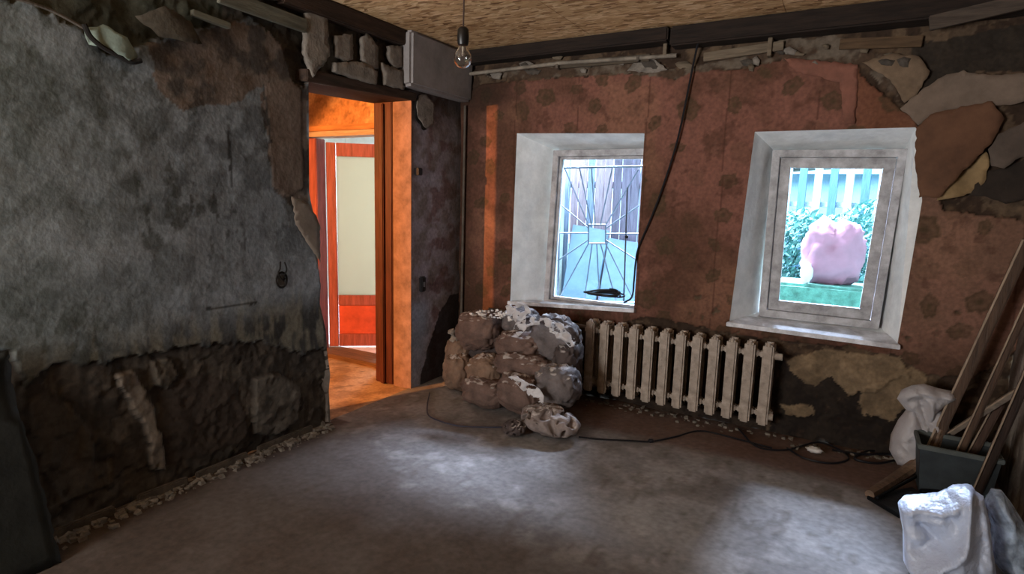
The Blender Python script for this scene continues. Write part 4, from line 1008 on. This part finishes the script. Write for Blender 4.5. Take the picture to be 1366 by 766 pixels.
# ---- corner on the right: bags, bucket, handles
def bag(name, ce, rx, ry, rz, seed, m_, label, ridges=(), amp=.16, fr=2.6, sq=.8, rot=0, flat=None, cat='bag', nu=96, nv=64, top=(), crease=.06, slack=0):
    def rg(d):
        k = crease*(mn.ridged_multi_fractal(Vector((d.x*3, d.y*3, d.z*1.4))+Vector((seed*3.1, 0, 0)), .7, 2, 4, 1, 2)-1)
        k += .16*crumple(Vector((d.x*1.1, d.y, d.z*.8))+Vector((seed*2.3, 0, 0)), 1.25)
        if d.y < .35:
            for (pts, wd, ht) in ridges:
                best = 9
                for (a, b_) in zip(pts, pts[1:]):
                    a2 = Vector(a); b2 = Vector(b_); q = Vector((d.x, d.z)); t = max(0, min(1, (q-a2).dot(b2-a2)/(b2-a2).length_squared)); best = min(best, (q-a2.lerp(b2, t)).length)
                k += ht*math.exp(-(best/wd)**2)
        for (dx, dy, dz, s_, ht) in top:
            k += ht*math.exp(-((d-Vector((dx, dy, dz)).normalized()).length/s_)**2)
        return k
    V_, F = crumpled(rx, ry, rz, seed, slack) if slack else blobm((0, 0, 0), rx, ry, rz, seed, amp, fr, nu, nv, sq, flat, rg)
    o = link(name, mesh(name, V_, F, True), m_); o.location = ce; o.rotation_euler = (0, 0, math.radians(rot)); tag(o, label, cat)
    lo = min(v.z for v in V_)
    if o.location.z+lo < 0.002: o.location.z = .002-lo
    return o
whitep = plastic_mat('white_polythene', '#b9c2d6', 0, .35)
def at2(Y, *pts):
    q = [atY(px, py, Y) for px, py in pts]; return [(p.x, max(p.z, .004)) for p in q]
YW = 2.88
puffy('white_plastic_bag', at2(YW, (1197, 668), (1206, 660), (1228, 659), (1250, 658), (1262, 654), (1272, 648), (1296, 647), (1302, 656), (1312, 662), (1318, 690), (1322, 730), (1326, 770), (1290, 775), (1250, 778), (1222, 776), (1210, 752), (1203, 735), (1203, 700)), YW, .10,
      [(at2(YW, (1288, 650), (1286, 680), (1278, 706), (1262, 722), (1240, 732), (1222, 742), (1204, 738)), .016, .055),
       (at2(YW, (1200, 668), (1226, 664), (1252, 670), (1270, 664)), .018, .04), (at2(YW, (1226, 690), (1244, 706), (1225, 716)), .04, -.075), (at2(YW, (1262, 676), (1272, 690)), .02, -.03),
       (at2(YW, (1240, 745), (1220, 765)), .012, .03), (at2(YW, (1215, 745), (1228, 760)), .010, .025), (at2(YW, (1300, 662), (1304, 700), (1298, 740), (1304, 768)), .03, -.035), (at2(YW, (1280, 715), (1270, 740), (1276, 768)), .03, .03)],
      whitep, 'crumpled white plastic bag standing in the lower right foreground', cr=.020, seed=4.2, lean_=.25, step=.008)
clear = plastic_mat('clear_polythene', '#b4c4d8', .55, .2)
YC = 3.02
puffy('packed_rags', at2(YC+.02, (1322, 690), (1340, 684), (1362, 712), (1372, 750), (1368, 775), (1330, 778), (1320, 740)), YC+.02, .045, [], mat('grey_rags', '#4c545f', .9, .35, 14, .5), 'grey rags stuffed inside the translucent plastic bag', 'rags', cr=.02, seed=3.1, w_=.04)
puffy('clear_plastic_bag', at2(YC, (1312, 668), (1322, 652), (1336, 654), (1350, 672), (1366, 698), (1378, 740), (1380, 778), (1330, 782), (1318, 740), (1322, 700)), YC, .075,
      [(at2(YC, (1330, 660), (1345, 690), (1340, 730), (1352, 770)), .016, .03), (at2(YC, (1360, 710), (1352, 760)), .014, .025), (at2(YC, (1330, 765), (1370, 762)), .012, .03)], clear, 'translucent grey plastic bag between the white bag and the right wall', cr=.022, seed=9.4, w_=.05)
gw = plastic_mat('grimy_white_polythene', '#a8a2a2', 0, .5)
puffy('corner_plastic_bag', at2(3.95, (1210, 545), (1226, 532), (1246, 536), (1262, 548), (1268, 580), (1262, 622), (1230, 626), (1196, 618), (1186, 600), (1188, 580), (1198, 560)), 3.95, .09,
      [(at2(3.95, (1222, 545), (1232, 570), (1240, 590)), .02, -.05), (at2(3.95, (1200, 580), (1215, 600)), .03, .02)], gw, 'grimy white plastic bag slumped in the corner behind the leaning sticks', cr=.018, seed=2.2)
puffy('plastic_wrapping', at2(3.93, (1196, 530), (1202, 518), (1216, 512), (1232, 510), (1250, 516), (1270, 520), (1278, 530), (1262, 538), (1250, 548), (1242, 566), (1236, 580), (1228, 570), (1220, 548), (1208, 545)), 3.90, .05,
      [(at2(3.93, (1204, 524), (1230, 518), (1262, 526)), .014, .03), (at2(3.93, (1226, 530), (1236, 566)), .012, -.04), (at2(3.93, (1240, 530), (1242, 556)), .012, .03)], gw, 'ruffled white plastic wrapping on top of the corner bag', 'plastic', cr=.022, seed=7.7, w_=.04)
bucket = thing('square_bucket', (atY(1272, 628, 3.72).x, 3.74, 0), 'grey-green square bucket standing among the leaning handles', 'bucket')
bm_ = mat('grey_green_plastic', '#2f3436', .6, .2, 10, .2)
b = MB()
for (p1, p2) in (((-.17, -.12), (.17, -.12)), ((.17, -.12), (.17, .12)), ((.17, .12), (-.17, .12)), ((-.17, .12), (-.17, -.12))):
    s1 = .86; t_ = .96
    b.hexa([(p1[0]*s1, p1[1]*s1, .01), (p2[0]*s1, p2[1]*s1, .01), (p2[0]*s1*t_, p2[1]*s1*t_, .01), (p1[0]*s1*t_, p1[1]*s1*t_, .01), (p1[0], p1[1], .27), (p2[0], p2[1], .27), (p2[0]*t_, p2[1]*t_, .27), (p1[0]*t_, p1[1]*t_, .27)])
b.box((-.146, -.103, 0), (.146, .103, .014)); b.build('bucket_body', bm_, bucket)
b = MB(); b.box((-.18, -.13, .255), (.18, -.112, .28), .004); b.box((-.18, .112, .255), (.18, .13, .28), .004); b.box((-.18, -.112, .255), (-.162, .112, .28), .004); b.box((.162, -.112, .255), (.18, .112, .28), .004)
b.build('rim', mat('worn_rim', '#555956', .6, .2, 10, .2), bucket)
# handles and battens leaning in the corner
hw1 = wood('dark_worn_handle', '#4e3a2c', .6, .3, 2); hw2 = wood('pale_edge_wood', '#9a8672', .6, .25, 2)
def lean_to(px0, py0, Y0, px1, py1, Y1, zmin=.01):
    a = atY(px0, py0, Y0); b__ = atY(px1, py1, Y1); a.z = max(a.z, zmin); b__.x = min(b__.x, XR-.04); return a, b__
# bent stick: shaft and blade
a0 = atZ(1160, 660, .03); a1 = atZ(1236, 612, .04)
st = thing('bent_wooden_stick', (0, 0, 0), 'long stick with a bent blade on the floor, leftmost of those leaning in the corner', 'stick')
top_ = atY(1372, 320, 3.96); jn = atY(1240, 604, 3.86); jn.z = max(jn.z, .05)
kx = (XR-.05-jn.x)/(top_.x-jn.x); pass
P = spline([a0, a0.lerp(a1, .55)+Vector((0, 0, .0)), jn, jn.lerp(top_, .12)], 6)
MB().tube(P, .030, 8, taper=lambda t: .8+.35*math.sin(t*3)).build('blade', wood('pale_curved_blade', '#6b5442', .55, .3, 0), st, True)
MB().beam(jn, jn+(top_-jn)*kx, .050, .045, up=(0, 1, 0), bevel=.006).build('shaft', hw1, st)
MB().beam(jn+Vector((-.026, -.02, 0)), jn+(top_-jn)*kx+Vector((-.026, -.02, 0)), .01, .01, up=(0, 1, 0), bevel=.002).build('pale_edge', hw2, st)  # thin pale strip along the left edge of the shaft
specs = [((1284, 596, 3.80), (1376, 396, 3.80), .036, 'straight dark batten leaning against the right wall, second of the handles from the left', 'batten', hw1),
         ((1268, 578, 3.90), (1372, 512, 3.72), .030, 'stick crossing the leaning handles at a low slant', 'stick', wood('grey_stick', '#75685c', .6, .25, 0)),
         ((1310, 640, 3.62), (1380, 480, 3.52), .042, 'thick dark pole leaning on the right wall, rightmost of the leaning poles', 'pole', wood('black_handle', '#33261f', .6, .3, 2)),
         ((1296, 606, 3.84), (1334, 536, 3.86), .045, 'short stub of wood standing behind the bucket', 'stub', wood('stub_wood', '#4a362b', .7, .3, 2))]
for (p0, p1, r, lab, cat_, mt) in specs:
    a = atY(*p0); b__ = atY(*p1); d = (b__-a)
    if cat_ != 'stub' and d.z > .01:
        k = (a.z-.012)/d.z if cat_ != 'stick' else 0
        a = a-d*max(0, k)
    t = thing({'stub': 'wood_stub', 'pole': 'dark_pole'}.get(cat_, 'leaning_'+cat_), (0, 0, 0), lab, cat_)
    MB().beam(a, b__, r, r*.8, up=(0, 1, 0), bevel=r*.2).build('shaft', mt, t)
    MB().beam(a+Vector((-r*.5, -r*.35, 0)), b__+Vector((-r*.5, -r*.35, 0)), .007, .008, up=(0, 1, 0), bevel=.001).build('pale_edge', hw2, t)
# black scoop on the floor
sa, sb, sc2, sd = atZ(1156, 664, .01), atZ(1216, 652, .01), atZ(1240, 668, .01), atZ(1200, 690, .01)
sh = thing('shovel_blade', sa, 'flat black shovel blade lying on the floor beside the white bag', 'shovel')
def rel_(p): return p-sa
up = Vector((0, 0, .012))
Q = [rel_(x_) for x_ in (sa, sd, sc2, sb)]
MB().hexa([q_-Vector((0, 0, .009)) for q_ in Q]+[q_+up for q_ in Q], .003).build('blade', mat('black_steel', '#101114', .5, .2, 10, .2, metal=.4), sh)
MB().tube([Q[2].lerp(Q[3], .5)+Vector((0, 0, .015)), Q[2].lerp(Q[3], .5)+Vector((.16, .06, .03))], .016, 10).build('shank', MATS['black_steel'], sh, True)
MB().tube([rel_(atZ(1170, 664, .03)), rel_(atZ(1222, 636, .05)), rel_(atZ(1234, 626, .05))], .008, 8).build('rib', MATS['black_steel'], sh, True)
